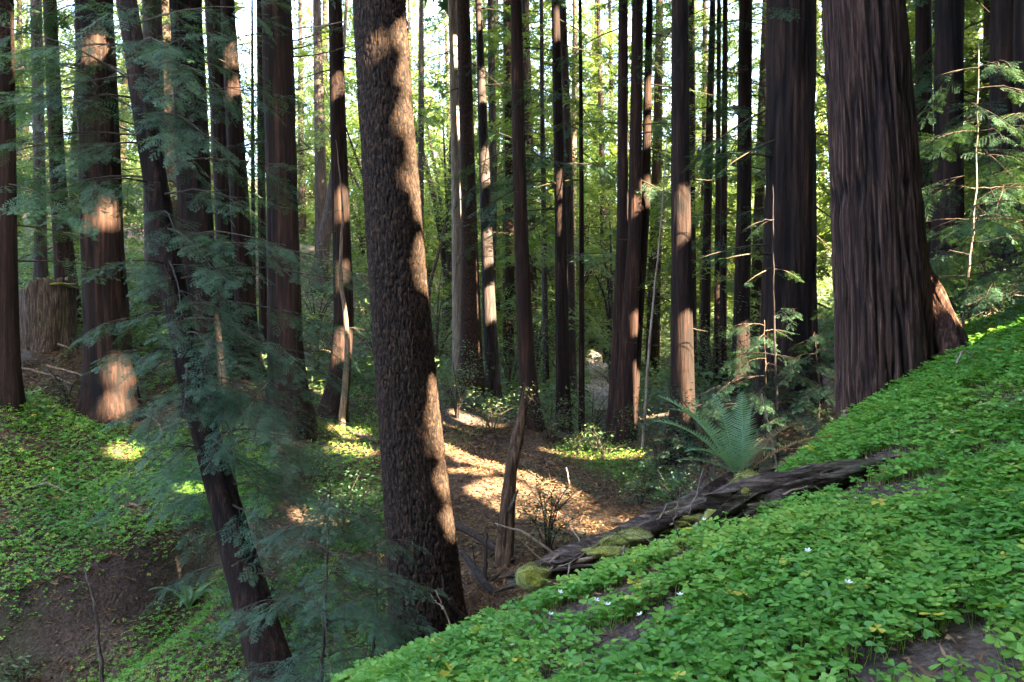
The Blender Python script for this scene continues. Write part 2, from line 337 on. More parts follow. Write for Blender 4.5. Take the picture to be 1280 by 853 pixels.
# ------------------------------------------------------------------ foliage prototypes (along +X, flat in XY, drooping)
def spray(L, ntw, pairs, nl, nw, rg, tl=0.42):
    """one flat spray: twigs either side of an axis, each with two rows of needles; returns separate triangles"""
    T = []
    for q in range(ntw):
        t = 0.08+0.92*(q+0.5)/ntw; sd = 1 if q % 2 else -1
        b = np.array([L*t, 0, -0.10*L*t*t]); ln = L*tl*(1.05-t)**0.6*(0.4+0.6*min(1, t*4))*rg.uniform(.75, 1.2)
        a = math.radians(rg.uniform(42, 62))*sd
        dr = np.array([math.cos(a), math.sin(a), rg.uniform(-.35, .1)]); pp = np.array([-math.sin(a), math.cos(a), rg.uniform(-.2, .2)])
        for k in range(pairs):
            s = (k+0.6)/pairs; c = b+dr*ln*s+np.array([0, 0, -0.15*ln*s*s])
            l = nl*(1.0-0.45*abs(s-0.45))
            for e in (1, -1):
                w2 = dr*nw*0.5; tip = c+pp*e*l*0.85+dr*l*0.5+np.array([0, 0, rg.uniform(-.25, .12)*l])
                T.append((c-w2, c+w2, tip))
    for k in range(max(3, int(ntw*0.6))):      # needles on the axis itself
        t = (k+.5)/max(3, int(ntw*0.6)); c = np.array([L*t, 0, -0.10*L*t*t])
        for e in (1, -1): T.append((c-[nw/2, 0, 0], c+[nw/2, 0, 0], c+[nl*.5, e*nl*.9, 0]))
    return np.array(T)
def rotz(a): c, s = math.cos(a), math.sin(a); return np.array([[c, -s, 0], [s, c, 0], [0, 0, 1.]])
def roty(a): c, s = math.cos(a), math.sin(a); return np.array([[c, 0, s], [0, 1, 0], [-s, 0, c]])
def rotx(a): c, s = math.cos(a), math.sin(a); return np.array([[1, 0, 0], [0, c, -s], [0, s, c]])
def limb_proto(L, nspr, sl, ntw, pairs, nl, nw, seed, sag=0.16):
    """a limb of length L with sprays hanging to both sides"""
    rg = np.random.default_rng(seed); T = []
    for q in range(nspr):
        t = 0.18+0.82*(q+rg.uniform(.2, .8))/nspr; sd = 1 if q % 2 else -1
        b = np.array([L*t, 0, -sag*L*t*t]); a = sd*math.radians(rg.uniform(35, 75))*(1-0.7*(t > .95))
        R = rotz(a)@roty(math.radians(rg.uniform(-5, 35)))@rotx(math.radians(rg.uniform(-25, 25)))
        S = spray(sl*(1.15-0.5*t)*rg.uniform(.7, 1.2), ntw, pairs, nl, nw, rg)
        T.append(S@R.T+b)
    T = np.concatenate(T)
    ax = np.linspace(0, 1, 6); W = np.stack([ax*L, 0.02*L*np.sin(ax*5), -sag*L*ax*ax], 1)
    return T.astype(np.float32), W
PN = [limb_proto(1.1, 13, 0.44, 12, 7, 0.028, 0.0066, 10+k, .22) for k in range(6)]      # near
PM = [limb_proto(1.8, 14, 0.62, 9, 5, 0.055, 0.017, 20+k) for k in range(5)]       # middle distance
PF = [limb_proto(2.6, 12, 0.95, 5, 2, 0.20, 0.075, 30+k) for k in range(5)]         # far
PC = [limb_proto(2.6, 9, 1.1, 4, 2, 0.30, 0.16, 40+k) for k in range(4)]           # high out of frame
class Crown:
    def __init__(s): s.T = []; s.a = []; s.W = MB(); s.nw = 0
    def limb(s, base, az, pitch, scale, protos, wood=0.012, tint=None, roll=None):
        T, W = protos[int(rng.integers(len(protos)))]
        R = rotz(az)@roty(-pitch)@rotx(U(-.25, .25) if roll is None else roll)
        t = U(.1, .9) if tint is None else tint
        s.T.append((T.reshape(-1, 3)*scale)@R.T+base); s.a.append(np.full(len(T)*3, t)); 
        if wood: s.W.tube((W*scale)@R.T+base, np.linspace(wood, wood*.25, len(W)), 4); s.nw += 1
    def build(s, parent, origin, m='needle', carve=True, name='crown', outside=False):
        V = np.concatenate(s.T); a = np.concatenate(s.a)
        if carve:
            T = V.reshape(-1, 3, 3); k = keep_mask(T)
            if outside: q = T.mean(1); k &= ~((q[:, 1] > -.3) & (np.abs(q[:, 0]) < .7*q[:, 1]+.5) & (q[:, 2] < .46*q[:, 1]+.6))
            V = T[k].reshape(-1, 3); a = a.reshape(-1, 3)[k].ravel()
        n = len(V); Fs = [np.arange(n).reshape(-1, 3)]; mi = [0]
        if s.nw:
            WV = np.vstack(s.W.V); V = np.vstack([V, WV]); a = np.concatenate([a, np.full(len(WV), .5)])
            for key, fl in s.W.F.items(): Fs.append(np.vstack(fl)+n); mi.append(1)
        return obj(name, V, Fs, [M[m], M['twig']], parent, origin, mi=mi, attrs={'tint': a})

# ------------------------------------------------------------------ trees
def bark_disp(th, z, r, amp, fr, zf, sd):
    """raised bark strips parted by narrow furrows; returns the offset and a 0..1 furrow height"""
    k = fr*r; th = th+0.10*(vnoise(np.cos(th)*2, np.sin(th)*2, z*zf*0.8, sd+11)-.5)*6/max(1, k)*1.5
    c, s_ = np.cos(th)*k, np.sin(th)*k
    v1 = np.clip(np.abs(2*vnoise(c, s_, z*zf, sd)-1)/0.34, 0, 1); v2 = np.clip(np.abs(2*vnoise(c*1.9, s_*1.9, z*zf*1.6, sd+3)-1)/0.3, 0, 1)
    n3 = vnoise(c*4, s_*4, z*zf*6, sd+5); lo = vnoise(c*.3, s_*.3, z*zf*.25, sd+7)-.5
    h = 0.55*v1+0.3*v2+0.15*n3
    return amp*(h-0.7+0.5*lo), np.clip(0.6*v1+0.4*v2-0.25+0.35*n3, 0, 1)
def trunk_geo(pts, H, flare=0.25, lobes=5, nz=40, na=14, kind='redwood', disp=None, sd=1):
    """pts: (px, py, distance, width px) from top of frame to base. Returns V, quads, base point, axis function"""
    A = np.array([[*P(a, b, d), wd*d/F/2] for a, b, d, wd in pts]); A = A[np.argsort(A[:, 2])]
    base = A[0, :3].copy(); gz_ = zg1(base[0], base[1])
    zb = min(base[2], gz_)-0.45
    dirn = (A[-1, :3]-A[-2, :3])/max(1e-6, A[-1, 2]-A[-2, 2]); dirn = dirn*0.6; dirn[2] = 1
    top = []
    z0 = A[-1, 2]; r0 = A[-1, 3]
    for s in (0.25, 0.5, 0.75, 1.0):
        h = (H-z0)*s; q = A[-1, :3]+np.array([dirn[0]*h, dirn[1]*h, h])
        top.append([*q, max(0.02, r0*(1-0.93*s**1.15))])
    lowdir = (A[0, :3]-A[1, :3])/(A[1, 2]-A[0, 2]+1e-6)
    low = base+lowdir*(base[2]-zb); A = np.vstack([[*low[:2], zb, A[0, 3]*1.03], A, top])
    zt = A[:, 2]
    zz = np.concatenate([np.linspace(zb, z0+0.5, nz), np.linspace(z0+0.5, H, 10)[1:]])
    sm = lambda c: np.interp(zz, zt, c)
    cx, cy, cr = sm(A[:, 0]), sm(A[:, 1]), sm(A[:, 3])
    ker = np.ones(5)/5
    for arr in (cx, cy, cr):
        pd = np.pad(arr, 2, mode='edge'); 
        arr[2:-2] = np.convolve(pd, ker, 'valid')[2:-2]
    gb = max(gz_, zb+0.3)
    hgt = np.maximum(zz-gb, -0.3)
    th = np.linspace(0, 2*np.pi, na, endpoint=False)
    ZZ, TH = np.meshgrid(zz, th, indexing='ij')
    fl = flare*np.exp(-np.maximum(hgt, 0)/(0.9*cr.max()+0.25))[:, None]
    lob = 0.5+0.5*np.cos(lobes*TH+sd*1.7+0.8*np.sin(TH*2+sd))
    wob = 0.06*(vnoise(np.cos(TH)*1.6+sd, np.sin(TH)*1.6, ZZ*0.5, sd)-.5)*2
    R = cr[:, None]*(1+fl*(0.5+lob)+wob)
    if disp:
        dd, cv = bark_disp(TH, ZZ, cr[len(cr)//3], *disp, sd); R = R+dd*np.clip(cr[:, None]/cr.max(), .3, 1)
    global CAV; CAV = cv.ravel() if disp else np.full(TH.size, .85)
    X = cx[:, None]+R*np.cos(TH); Y = cy[:, None]+R*np.sin(TH)
    V = np.stack([X, Y, ZZ], -1).reshape(-1, 3); m = len(zz)
    i, j = np.meshgrid(np.arange(m-1), np.arange(na), indexing='ij')
    Qd = np.stack([i*na+j, i*na+(j+1) % na, (i+1)*na+(j+1) % na, (i+1)*na+j], -1).reshape(-1, 4)
    ax = lambda z: np.array([np.interp(z, zz, cx), np.interp(z, zz, cy), z])
    rad = lambda z: float(np.interp(z, zz, cr))
    return V, Qd, np.array([cx[0], cy[0], gz_]), ax, rad
def dead(rt, origin, a, b, r=0.012, m='twig', sag=0.03, name='dead_branch'):
    a = np.asarray(a, float); b = np.asarray(b, float); L = np.linalg.norm(b-a)
    mid = (a+b)/2+np.array([U(-.03, .03), U(-.03, .03), -sag])*L
    mb = MB(); c = curve([a, mid, b], 9, 0.004); mb.tube(c, np.linspace(r, r*.3, 9), 5)
    if L > .5:
        for k in (4, 6):
            e = c[k]+np.array([U(-.1, .1), U(-.15, .15), U(-.12, .06)])*L*1.2; mb.tube([c[k], (c[k]+e)/2+[0, 0, .01], e], [r*.4, r*.3, r*.15], 4)
    return mb.build(name, M[m], rt, origin)
def tree(label, pts, H=26, m='redwood', flare=0.42, lobes=5, nz=36, na=14, disp=None, group=None, low=(0, 0, 0, 1.), stubs=0, top=34, needles='needle', cat='tree', name='redwood_tree', protos=None, sd=None, lowz=None):
    """low: number of low leafy limbs, from height, to height, size; stubs: dead branches"""
    sd = int(rng.integers(1, 999)) if sd is None else sd
    V, Qd, base, ax, rad = trunk_geo(pts, H, flare, lobes, nz, na, disp=disp, sd=sd)
    rt = root(name, base, label, cat, group)
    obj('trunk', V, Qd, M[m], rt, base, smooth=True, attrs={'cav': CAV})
    d = pts[-1][2]; zt = d*0.375+0.8
    cr = Crown()
    nl, z0, z1, sc = low; nl = nl*(1.0 if d > 21.5 else 1.7 if d > 12.5 else 1.2); sc = sc*(1.15 if group == G_L else 1)
    pr = protos or (PM if d < 22 else PF)
    for k in range(int(nl)):
        z = U(z0, z1); az = U(0, 2*math.pi); p = ax(z)+rad(z)*0.8*np.array([math.cos(az), math.sin(az), 0])
        cr.limb(p, az, U(-.45, .12), sc*U(.6, 1.25), pr, 0.014)
    if top:
        zc = max(zt+3.2, H*(0.33 if d > 9 else 0.5)); top = top if d < 24 else min(top, 16)
        for k in range(top):
            s = (k+.5)/top; z = zc+(H-zc)*s; az = U(0, 2*math.pi); p = ax(z)
            cr.limb(p, az, U(-.5, .1), (1.45-0.95*s)*U(.75, 1.2), PC, 0.03)
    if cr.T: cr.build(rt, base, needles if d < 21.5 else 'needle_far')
    for k in range(stubs):
        z = U(base[2]+1.2, min(zt, base[2]+d*.5)); az = U(-math.pi, math.pi) if k % 2 else random.choice((0, math.pi))+U(-.7, .7)
        dv = np.array([math.cos(az), math.sin(az), U(-.35, .15)]); r = rad(z)
        dead(rt, base, ax(z)+dv*[1, 1, 0]*r*0.9, ax(z)+dv*(r+U(.12, .75)), U(.006, .012))
    return rt, base, ax, rad

G_L = 'redwoods on the left bank'; G_M = 'trunks in the middle distance'; G_R = 'redwoods on the right'
tree('dark redwood trunk cut off by the left edge of the photo', [(5, 0, 13, 22), (10, 490, 13, 26)], group=G_L, low=(10, 1, 5.5, .9))
tree('thin pale trunk far behind the leftmost dark trunk, against bright leaves', [(45, 0, 25, 13), (52, 380, 25, 15)], group=G_L, m='grey', low=(8, 2, 9, 1))
tree('slim dark redwood rising directly behind the stump', [(62, 0, 18, 16), (72, 220, 18, 19), (87, 405, 18, 28)], group=G_L, low=(9, 1.5, 6, .9))
tree('stout redwood with sunlit flared base beside the stump', [(118, 0, 14, 44), (128, 300, 14, 48), (140, 528, 14, 56)], group=G_L, flare=.45, nz=140, na=56, disp=(.05, 11, .7), low=(9, 2.6, 6, .75), stubs=3)
tree('grey shaded trunk behind the leaning tree, half veiled by its sprays', [(190, 0, 21, 24), (196, 420, 21, 28)], group=G_L, m='grey', low=(8, 2, 7, .9))
tree('reddish redwood with three sunlit patches, wrapped in hanging sprays', [(232, 0, 14, 38), (243, 250, 14, 40), (257, 495, 14, 48)], group=G_L, flare=.35, nz=120, na=48, disp=(.045, 11, .7), low=(6, 3.5, 6, .7), stubs=2)
tree('dark left one of the joined pair beside the bright sky gap', [(268, 0, 17.3, 24), (283, 250, 17.3, 28), (292, 470, 17.3, 32)], group=G_L, low=(5, 2, 6, .8))
tree('reddish right one of the joined pair beside the bright sky gap', [(284, 0, 16.9, 17), (299, 250, 16.9, 24), (312, 470, 16.9, 28)], group=G_L, low=(3, 3, 6, .8))
tree('thin dark pole hugging the left side of a thick black trunk', [(325, 0, 20, 9), (327, 250, 20, 10), (330, 450, 20, 11)], group=G_L, nz=24, low=(4, 1, 6, .6), top=14, H=18)
tree('very thin sapling pole in the bright gap left of the black trunk', [(316, 200, 22, 5), (318, 450, 22, 6)], group=G_L, nz=20, na=8, low=(3, 1, 5, .5), top=8, H=11)
t11 = tree('thick black redwood trunk edged by bright sky, with bare side branches', [(345, 0, 14, 36), (353, 250, 14, 39), (359, 505, 14, 43)], group=G_L, nz=100, na=40, disp=(.035, 11, .7), low=(2, 4.5, 6, .6))
for a, b in (((362, 37), (456, 20)), ((364, 52), (440, 30)), ((365, 62), (412, 48)), ((366, 72), (450, 55)), ((370, 112), (380, 109)), ((370, 190), (402, 178)), ((372, 207), (395, 203)), ((376, 175), (400, 190))):
    dead(t11[0], t11[1], P(*a, 14), P(*b, 13.6), .014, 'pale' if b[0] > 455 else 'twig')
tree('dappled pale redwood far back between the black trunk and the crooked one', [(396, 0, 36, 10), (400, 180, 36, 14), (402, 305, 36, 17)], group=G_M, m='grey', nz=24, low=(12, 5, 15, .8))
t13 = tree('dark trunk with a crooked pale sapling against it and a kicked out foot', [(419, 0, 16, 17), (424, 200, 16, 21), (430, 400, 16, 25), (424, 480, 15.8, 26), (416, 520, 15.6, 30)], group=G_M, flare=.5, nz=80, na=24, low=(2, 4.6, 6, .5), stubs=4)
tree('leaning grey butt of a young trunk on the far hillside', [(419, 200, 34, 9), (413, 250, 34, 12), (404, 308, 34, 18)], group=G_M, m='grey', nz=24, low=(4, 8, 12, .6), top=12, H=15)
# the big fir in the middle
tc = tree('big furrowed fir trunk leaning slightly left, sunlit down its right edge', [(474, 0, 7.6, 66), (481, 120, 7.6, 68), (494, 300, 7.6, 72), (510, 500, 7.6, 76), (528, 700, 7.6, 84), (537, 800, 7.6, 90)], m='fir', H=30, flare=.12, nz=820, na=340, disp=(.024, 52, 17.0), low=(0, 0, 0, 1), cat='tree', name='fir_tree', top=40)
tree('hair thin far trunk just right of the big fir', [(527, 0, 34, 6), (526, 280, 34, 8), (524, 380, 34, 9)], group=G_M, m='grey', nz=24, na=8, low=(12, 4, 14, .7), H=20)
tree('sun bleached slim trunk touching the left of a brown fir trunk', [(566, 0, 19.7, 12), (571, 250, 19.7, 13), (574, 472, 19.6, 16)], group=G_M, m='pale', name='fir_tree', low=(4, 4, 8, .5), stubs=3)
tree('brown straight fir trunk with a bright sunspot near the top', [(579, 0, 18.4, 16), (586, 250, 18.4, 20), (590, 484, 18.4, 28)], group=G_M, m='fir', name='fir_tree', nz=60, na=20, flare=.3, low=(3, 4.5, 7, .6), stubs=5)
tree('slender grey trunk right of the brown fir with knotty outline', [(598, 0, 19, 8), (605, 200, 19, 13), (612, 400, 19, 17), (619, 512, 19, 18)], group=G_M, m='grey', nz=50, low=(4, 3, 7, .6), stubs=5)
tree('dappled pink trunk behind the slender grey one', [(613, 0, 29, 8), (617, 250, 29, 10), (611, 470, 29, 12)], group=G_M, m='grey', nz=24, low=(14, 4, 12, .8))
tree('far trunk with a burning orange sunspot near its foot', [(634, 0, 30, 9), (637, 250, 30, 11), (636, 470, 30, 13)], group=G_M, nz=24, low=(16, 4, 12, .8))
tree('dark mid sized trunk standing right behind the broken snag', [(645, 0, 16, 14), (650, 250, 16, 17), (657, 430, 16, 20), (665, 533, 16, 25)], group=G_M, nz=60, na=20, low=(5, 2, 6.5, .7), stubs=4, flare=.3)
tree('greenish far trunk between two dark ones, left of the trail', [(678, 150, 26, 6), (683, 500, 26, 8)], group=G_M, m='grey', nz=24, na=8, low=(12, 1, 10, .8), H=20)
tree('dark redwood with reddish top, left of the thin trunks by the trail', [(694, 0, 17, 10), (700, 250, 17, 14), (705, 545, 17, 19)], group=G_M, nz=60, na=18, low=(7, 1.5, 6.5, .8), stubs=3, flare=.3)
tree('mossy grey trunk directly right of the dark reddish topped one', [(703, 0, 23.5, 9), (710, 200, 23.5, 11), (716, 525, 23.5, 12)], group=G_M, m='grey', nz=30, low=(10, 1, 9, .8))
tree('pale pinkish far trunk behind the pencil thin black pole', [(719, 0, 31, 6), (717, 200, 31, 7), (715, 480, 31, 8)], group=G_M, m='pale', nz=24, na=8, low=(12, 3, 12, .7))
tree('pencil thin black pole nearest the trail', [(725, 0, 18, 4), (727, 250, 18, 6), (727, 552, 18, 8)], group=G_M, nz=30, na=10, low=(5, 1, 6.5, .55), top=14, H=20, stubs=3)
tree('left trunk of the tight clump of three right of the trail', [(779, 0, 15.8, 12), (778, 300, 15.8, 15), (768, 555, 15.8, 20)], group=G_M, nz=60, na=20, low=(3, 2.5, 6, .6), stubs=3)
tree('middle trunk of the tight clump of three right of the trail', [(797, 0, 15.5, 14), (793, 300, 15.5, 17), (778, 557, 15.4, 26)], group=G_M, nz=60, na=20, low=(3, 2.5, 6, .6), stubs=3, flare=.35)
tree('leaning right trunk of the clump of three, rim lit', [(812, 0, 15.8, 8), (807, 250, 15.7, 12), (787, 557, 15.6, 16)], group=G_M, nz=60, na=18, low=(4, 2.5, 6, .7), stubs=2)
tree('straight brown trunk behind the fern with shrubs at its foot', [(850, 0, 13, 20), (851, 250, 13, 24), (854, 575, 13, 31)], group=G_M, nz=110, na=36, disp=(.022, 14, .8), low=(3, 3.6, 5.5, .55), stubs=5)
tree('orange lit sliver of trunk behind the straight brown one', [(864, 0, 25, 8), (866, 450, 25, 10)], group=G_M, nz=24, na=10, low=(12, 3, 11, .8))
tree('slightly leaning thin trunk right of the straight brown one', [(891, 0, 22, 7), (886, 200, 22, 10), (880, 482, 22, 13)], group=G_M, nz=40, low=(8, 2, 9, .7), stubs=2)
tree('left of two black poles left of the trunk with an orange band', [(898, 150, 21, 6), (896, 490, 21, 9)], group=G_M, nz=30, na=10, low=(8, 2, 8, .7))
tree('right of two black poles left of the trunk with an orange band', [(906, 100, 20.6, 7), (903, 495, 20.6, 10)], group=G_M, nz=30, na=10, low=(8, 2, 8, .7))
tree('dark trunk with a glowing orange sunlit band low down', [(932, 0, 18, 16), (930, 250, 18, 18), (925, 495, 18, 22)], group=G_M, nz=60, na=20, low=(12, 2.5, 7, .8), stubs=3)
tree('huge shadowy redwood left of the nearest one, hung with dark sprays', [(990, 0, 11.2, 56), (988, 250, 11.2, 60), (986, 525, 11.2, 68)], group=G_R, H=34, flare=.3, nz=160, na=80, disp=(.06, 9, .5), low=(15, .4, 4.8, .5), stubs=5)
# the big fluted redwood
tr = tree('massive fluted redwood at the top of the green bank, nearest trunk on the right', [(1078, 0, 7.2, 98), (1091, 200, 7.2, 103), (1103, 400, 7.2, 110), (1108, 500, 7.2, 116)], m='redwood_close', H=36, flare=.03, lobes=4, nz=520, na=240, disp=(.06, 23, 1.3), group=G_R, top=50, sd=21)
tree('slim black trunk just right of the massive fluted redwood', [(1154, 0, 14, 19), (1156, 440, 14, 24)], group=G_R, low=(6, 1, 6, .7))
tree('dark redwood behind the lit sapling on the right', [(1187, 0, 11.3, 32), (1184, 420, 11.3, 40)], group=G_R, nz=80, na=40, disp=(.04, 10, .6), low=(6, 1.2, 5, .55))
tree('dark redwood along the right edge of the photo', [(1257, 0, 9.6, 34), (1256, 420, 9.6, 44)], group=G_R, nz=100, na=48, disp=(.05, 10, .6), low=(5, .8, 4.5, .5))
tree('redwood with shredded sunlit bark in the top right corner', [(1287, 0, 9.0, 34), (1288, 420, 9.0, 40)], group=G_R, nz=100, na=48, disp=(.06, 10, .6), low=(2, 1.5, 4.5, .5))

# ------------------------------------------------------------------ unseen trees added outside the frame to shade the gully and banks
def shade_tree(x, y, H, label, seed, n=105, zlow=3.0):
    z = zg1(x, y); rt = root('redwood_tree', (x, y, z), label, 'tree', 'unseen shade trees added outside the frame')
    c = np.array([[x, y, z-.4], [x, y, z+.6], [x+U(-.3, .3), y, z+H*.5], [x+U(-.5, .5), y, z+H]])
    mb = MB(); mb.tube(curve(c, 14), np.linspace(.5, .05, 14), 14); mb.build('trunk', M['redwood'], rt, (x, y, z))
    cr = Crown()
    for k in range(n):
        s = (k+.5)/n; az = U(0, 2*math.pi)
        sc_ = (1.7-1.2*s)*U(.8, 1.2); e = np.array([x+math.cos(az)*3*sc_, y+math.sin(az)*3*sc_, z+zlow+(H-zlow)*s])
        if e[1] > .2 and abs(e[0])/e[1] < .72 and (e[2]-1.5)/e[1] < .42: continue
        cr.limb(np.array([x, y, z+zlow+(H-zlow)*s]), az, U(-.45, .1), sc_, PC, 0)
    cr.build(rt, (x, y, z), 'needle', outside=True)
ph = np.array([SUN[0], SUN[1]]); ph /= np.linalg.norm(ph); pp = np.array([-ph[1], ph[0]])
for row, (uu, off) in enumerate(((8.5, 1.0), (13.5, 0), (18.5, 2.0), (25, 0))):
    for k in range(-6, 6):
        best = None
        for _ in range(40):      # stand clear of the lines along which the sun gets in
            q = np.array([0, 11.])+ph*(uu+U(-1.3, 1.3))+pp*(k*4.0+off+U(-1.8, 1.8)); v = q[None]-LP[:, :2]; tt = v@ph; dd = np.abs(v@pp)-LR
            c = ((tt > 0) & (dd < .45)).sum()
            if best is None or c < best[0]: best = (c, q)
        q = best[1]
        if q[1] > 1 and abs(q[0])/q[1] < 0.72: continue
        if np.hypot(*q) < 5: continue
        if q[1] > 16: continue
        shade_tree(q[0], q[1], U(24, 31), 'dense unseen redwood added outside the frame to cast shade from the right', row*20+k)

for k, (x_, y_) in enumerate(((8.6, 6.6), (9.9, 7.9), (7.9, 3.7), (10.9, 9.6))): shade_tree(x_, y_, 25, 'dense unseen redwood added outside the frame to cast shade from the right', 90+k, 120, 1.6)
for k, (x_, y_) in enumerate(((-13.5, 9), (-17, 13))): shade_tree(x_, y_, 24, 'dense unseen redwood added outside the frame to deepen shade on the left', 120+k, 110, 1.5)
# ------------------------------------------------------------------ conifers and broadleaf trees far behind
def far_proto(kind, seed):
    global rng
    H = 24 if kind == 'conifer' else 11
    rt = bpy.data.objects.new('conifer' if kind == 'conifer' else 'broadleaf_tree', None); link(rt)
    mb = MB()
    if kind == 'conifer':
        mb.tube(curve([[0, 0, -.5], [U(-.1, .1), 0, H*.4], [U(-.2, .2), U(-.2, .2), H]], 12), np.linspace(.26, .03, 12), 9)
        cr = Crown(); n = 120
        for k in range(n):
            s = (k+.5)/n; az = k*2.4+U(-.5, .5)
            cr.limb(np.array([0, 0, 2.2+(H-2.2)*s]), az, U(-.4, .15), (1.15-0.85*s)*U(.6, 1.2), PF, .02)
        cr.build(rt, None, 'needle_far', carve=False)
    else:
        br = []
        for k in range(7):
            az = k*0.9+U(-.3, .3); e = np.array([math.cos(az)*U(1.5, 3), math.sin(az)*U(1.5, 3), U(5, 10)])
            c = curve([[0, 0, U(.6, 2)], [e[0]*.3, e[1]*.3, e[2]*.5], e], 8); mb.tube(c, np.linspace(.1, .02, 8), 5); br.append(c)
        mb.tube(curve([[0, 0, -.5], [.1, 0, 2], [U(-.3, .3), U(-.3, .3), 6]], 8), np.linspace(.2, .08, 8), 8)
        V = []; tt = []
        for c in br:
            for q in range(22):
                ctr = c[int(rng.integers(2, 8))]+rng.normal(0, .75, 3); k = 56; tn = U(.05, .95)
                V.append(leaf_quads(ctr+rng.normal(0, .33, (k, 3)), .135)); tt.append(np.full(k*4, tn))
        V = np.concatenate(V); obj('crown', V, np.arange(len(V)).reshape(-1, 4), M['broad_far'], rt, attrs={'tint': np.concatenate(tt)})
    mb.build('trunk', M['grey'], rt)
    return rt
def leaf_quads(C, size, flat=0.45):
    """one folded lozenge leaf at each centre"""
    k = len(C); d = rng.normal(0, 1, (k, 3)); d[:, 2] *= flat; d /= np.linalg.norm(d, axis=1)[:, None]
    up = rng.normal(0, .5, (k, 3))+[0, 0, 1]; s = np.cross(d, up); s /= np.linalg.norm(s, axis=1)[:, None]
    L = size*rng.uniform(.65, 1.25, (k, 1))
    return np.stack([C-d*L*.5, C+s*L*.22, C+d*L*.5, C-s*L*.22], 1).reshape(-1, 3)
protos = [far_proto('conifer', k) for k in range(4)]; bprotos = [far_proto('broad', k) for k in range(4)]
used = set()
def place(pr, px, d, sc, label, cat, group):
    p = P(px, 426, d); z = zg1(p[0], p[1])
    if pr.name not in used: r = pr; used.add(pr.name)
    else:
        r = pr.copy(); link(r)
        for ch in pr.children:
            c = ch.copy(); link(c); c.parent = r
    r.location = (p[0], p[1], z-.1); r.rotation_euler = (U(-.03, .03), U(-.03, .03), U(0, 6.28)); r.scale = (sc*U(.9, 1.1), sc*U(.9, 1.1), sc)
    tag(r, label, cat, group)
def zone(px): return ('left', 'behind the trunks left of the big fir') if px < 470 else ('middle', 'between the big fir and the trail') if px < 760 else ('right', 'between the trail and the massive redwood') if px < 1030 else ('far', 'in the dark corner right of the massive redwood')
FC = [(378, 44), (405, 50), (468, 46), (524, 50), (566, 54), (742, 46), (768, 44), (725, 56), (612, 56), (-60, 27), (20, 34), (90, 30), (150, 40), (215, 33), (270, 45), (-10, 48), (60, 55), (180, 58), (120, 70), (240, 70), (455, 52), (515, 40), (550, 70), (618, 44), (635, 34), (665, 30), (690, 42), (650, 58), (745, 62), (760, 40), (800, 52), (815, 33), (845, 44), (880, 36), (905, 52), (945, 32), (960, 46), (870, 66), (820, 75), (1000, 38), (1060, 30), (1120, 26), (1150, 40), (1180, 22), (1215, 30), (1240, 19), (1290, 24), (1330, 18), (1100, 55), (1030, 60), (930, 70), (690, 75), (590, 75)]
for i, (px, d) in enumerate(FC):
    z = zone(px); place(protos[i % 4], px, d, U(.75, 1.2), 'feathery conifer far back %s' % z[1], 'tree', 'far conifers %s' % z[1])
FB = [(30, 42), (110, 50), (200, 46), (480, 40), (520, 50), (560, 36), (555, 60), (470, 62), (620, 52), (680, 50), (735, 46), (770, 52), (700, 34), (640, 66), (820, 42), (860, 55), (900, 46), (950, 58), (980, 42), (340, 75), (780, 70), (1190, 40), (1080, 44), (360, 60), (398, 58), (432, 66), (380, 74), (418, 47), (505, 62), (580, 62), (455, 44), (535, 44), (645, 42), (660, 56), (715, 58), (725, 40), (755, 60), (795, 44), (810, 58), (840, 64), (885, 60), (915, 62), (940, 44), (290, 50), (240, 56), (140, 60), (70, 62), (10, 58), (1120, 50), (1160, 30), (1230, 36)]
for i, (px, d) in enumerate(FB):
    z = zone(px); place(bprotos[i % 4], px, d, U(.75, 1.35), 'sunlit leafy broadleaf tree far back %s' % z[1], 'tree', 'far broadleaf trees %s' % z[1])

# ------------------------------------------------------------------ shrubs
def shrub(label, px, py, d, r, h, size=.05, m='broad', n=900, stems=7, name='shrub', clump=.16):
    b = P(px, py, d); b[2] = zg1(b[0], b[1]); rt = root(name, b, label, 'shrub')
    mb = MB(); V = []; A = []
    for k in range(stems):
        az = U(0, 6.28); e = b+np.array([math.cos(az)*r*U(.4, 1), math.sin(az)*r*U(.4, 1), h*U(.5, 1)])
        c = curve([b-[0, 0, .1], b+(e-b)*[.3, .3, .6], e], 8); mb.tube(c, np.linspace(.014, .003, 8)*max(.7, h), 4)
        for q in range(5):
            ctr = c[int(rng.integers(3, 8))]+rng.normal(0, .22*r, 3); kk = max(6, n//(stems*5)); tn = U(.0, 1)
            e2 = ctr; mb.tube([c[4], (c[4]+e2)/2, e2], [.005, .004, .002], 3)
            V.append(leaf_quads(ctr+rng.normal(0, clump*max(r, .4), (kk, 3))*[1.3, 1.3, .6], size, .3)); A.append(np.full(kk*4, tn))
    V = np.concatenate(V); obj('foliage', V, np.arange(len(V)).reshape(-1, 4), M[m], rt, b, attrs={'tint': np.concatenate(A)})
    mb.build('stem', M['twig'], rt, b)
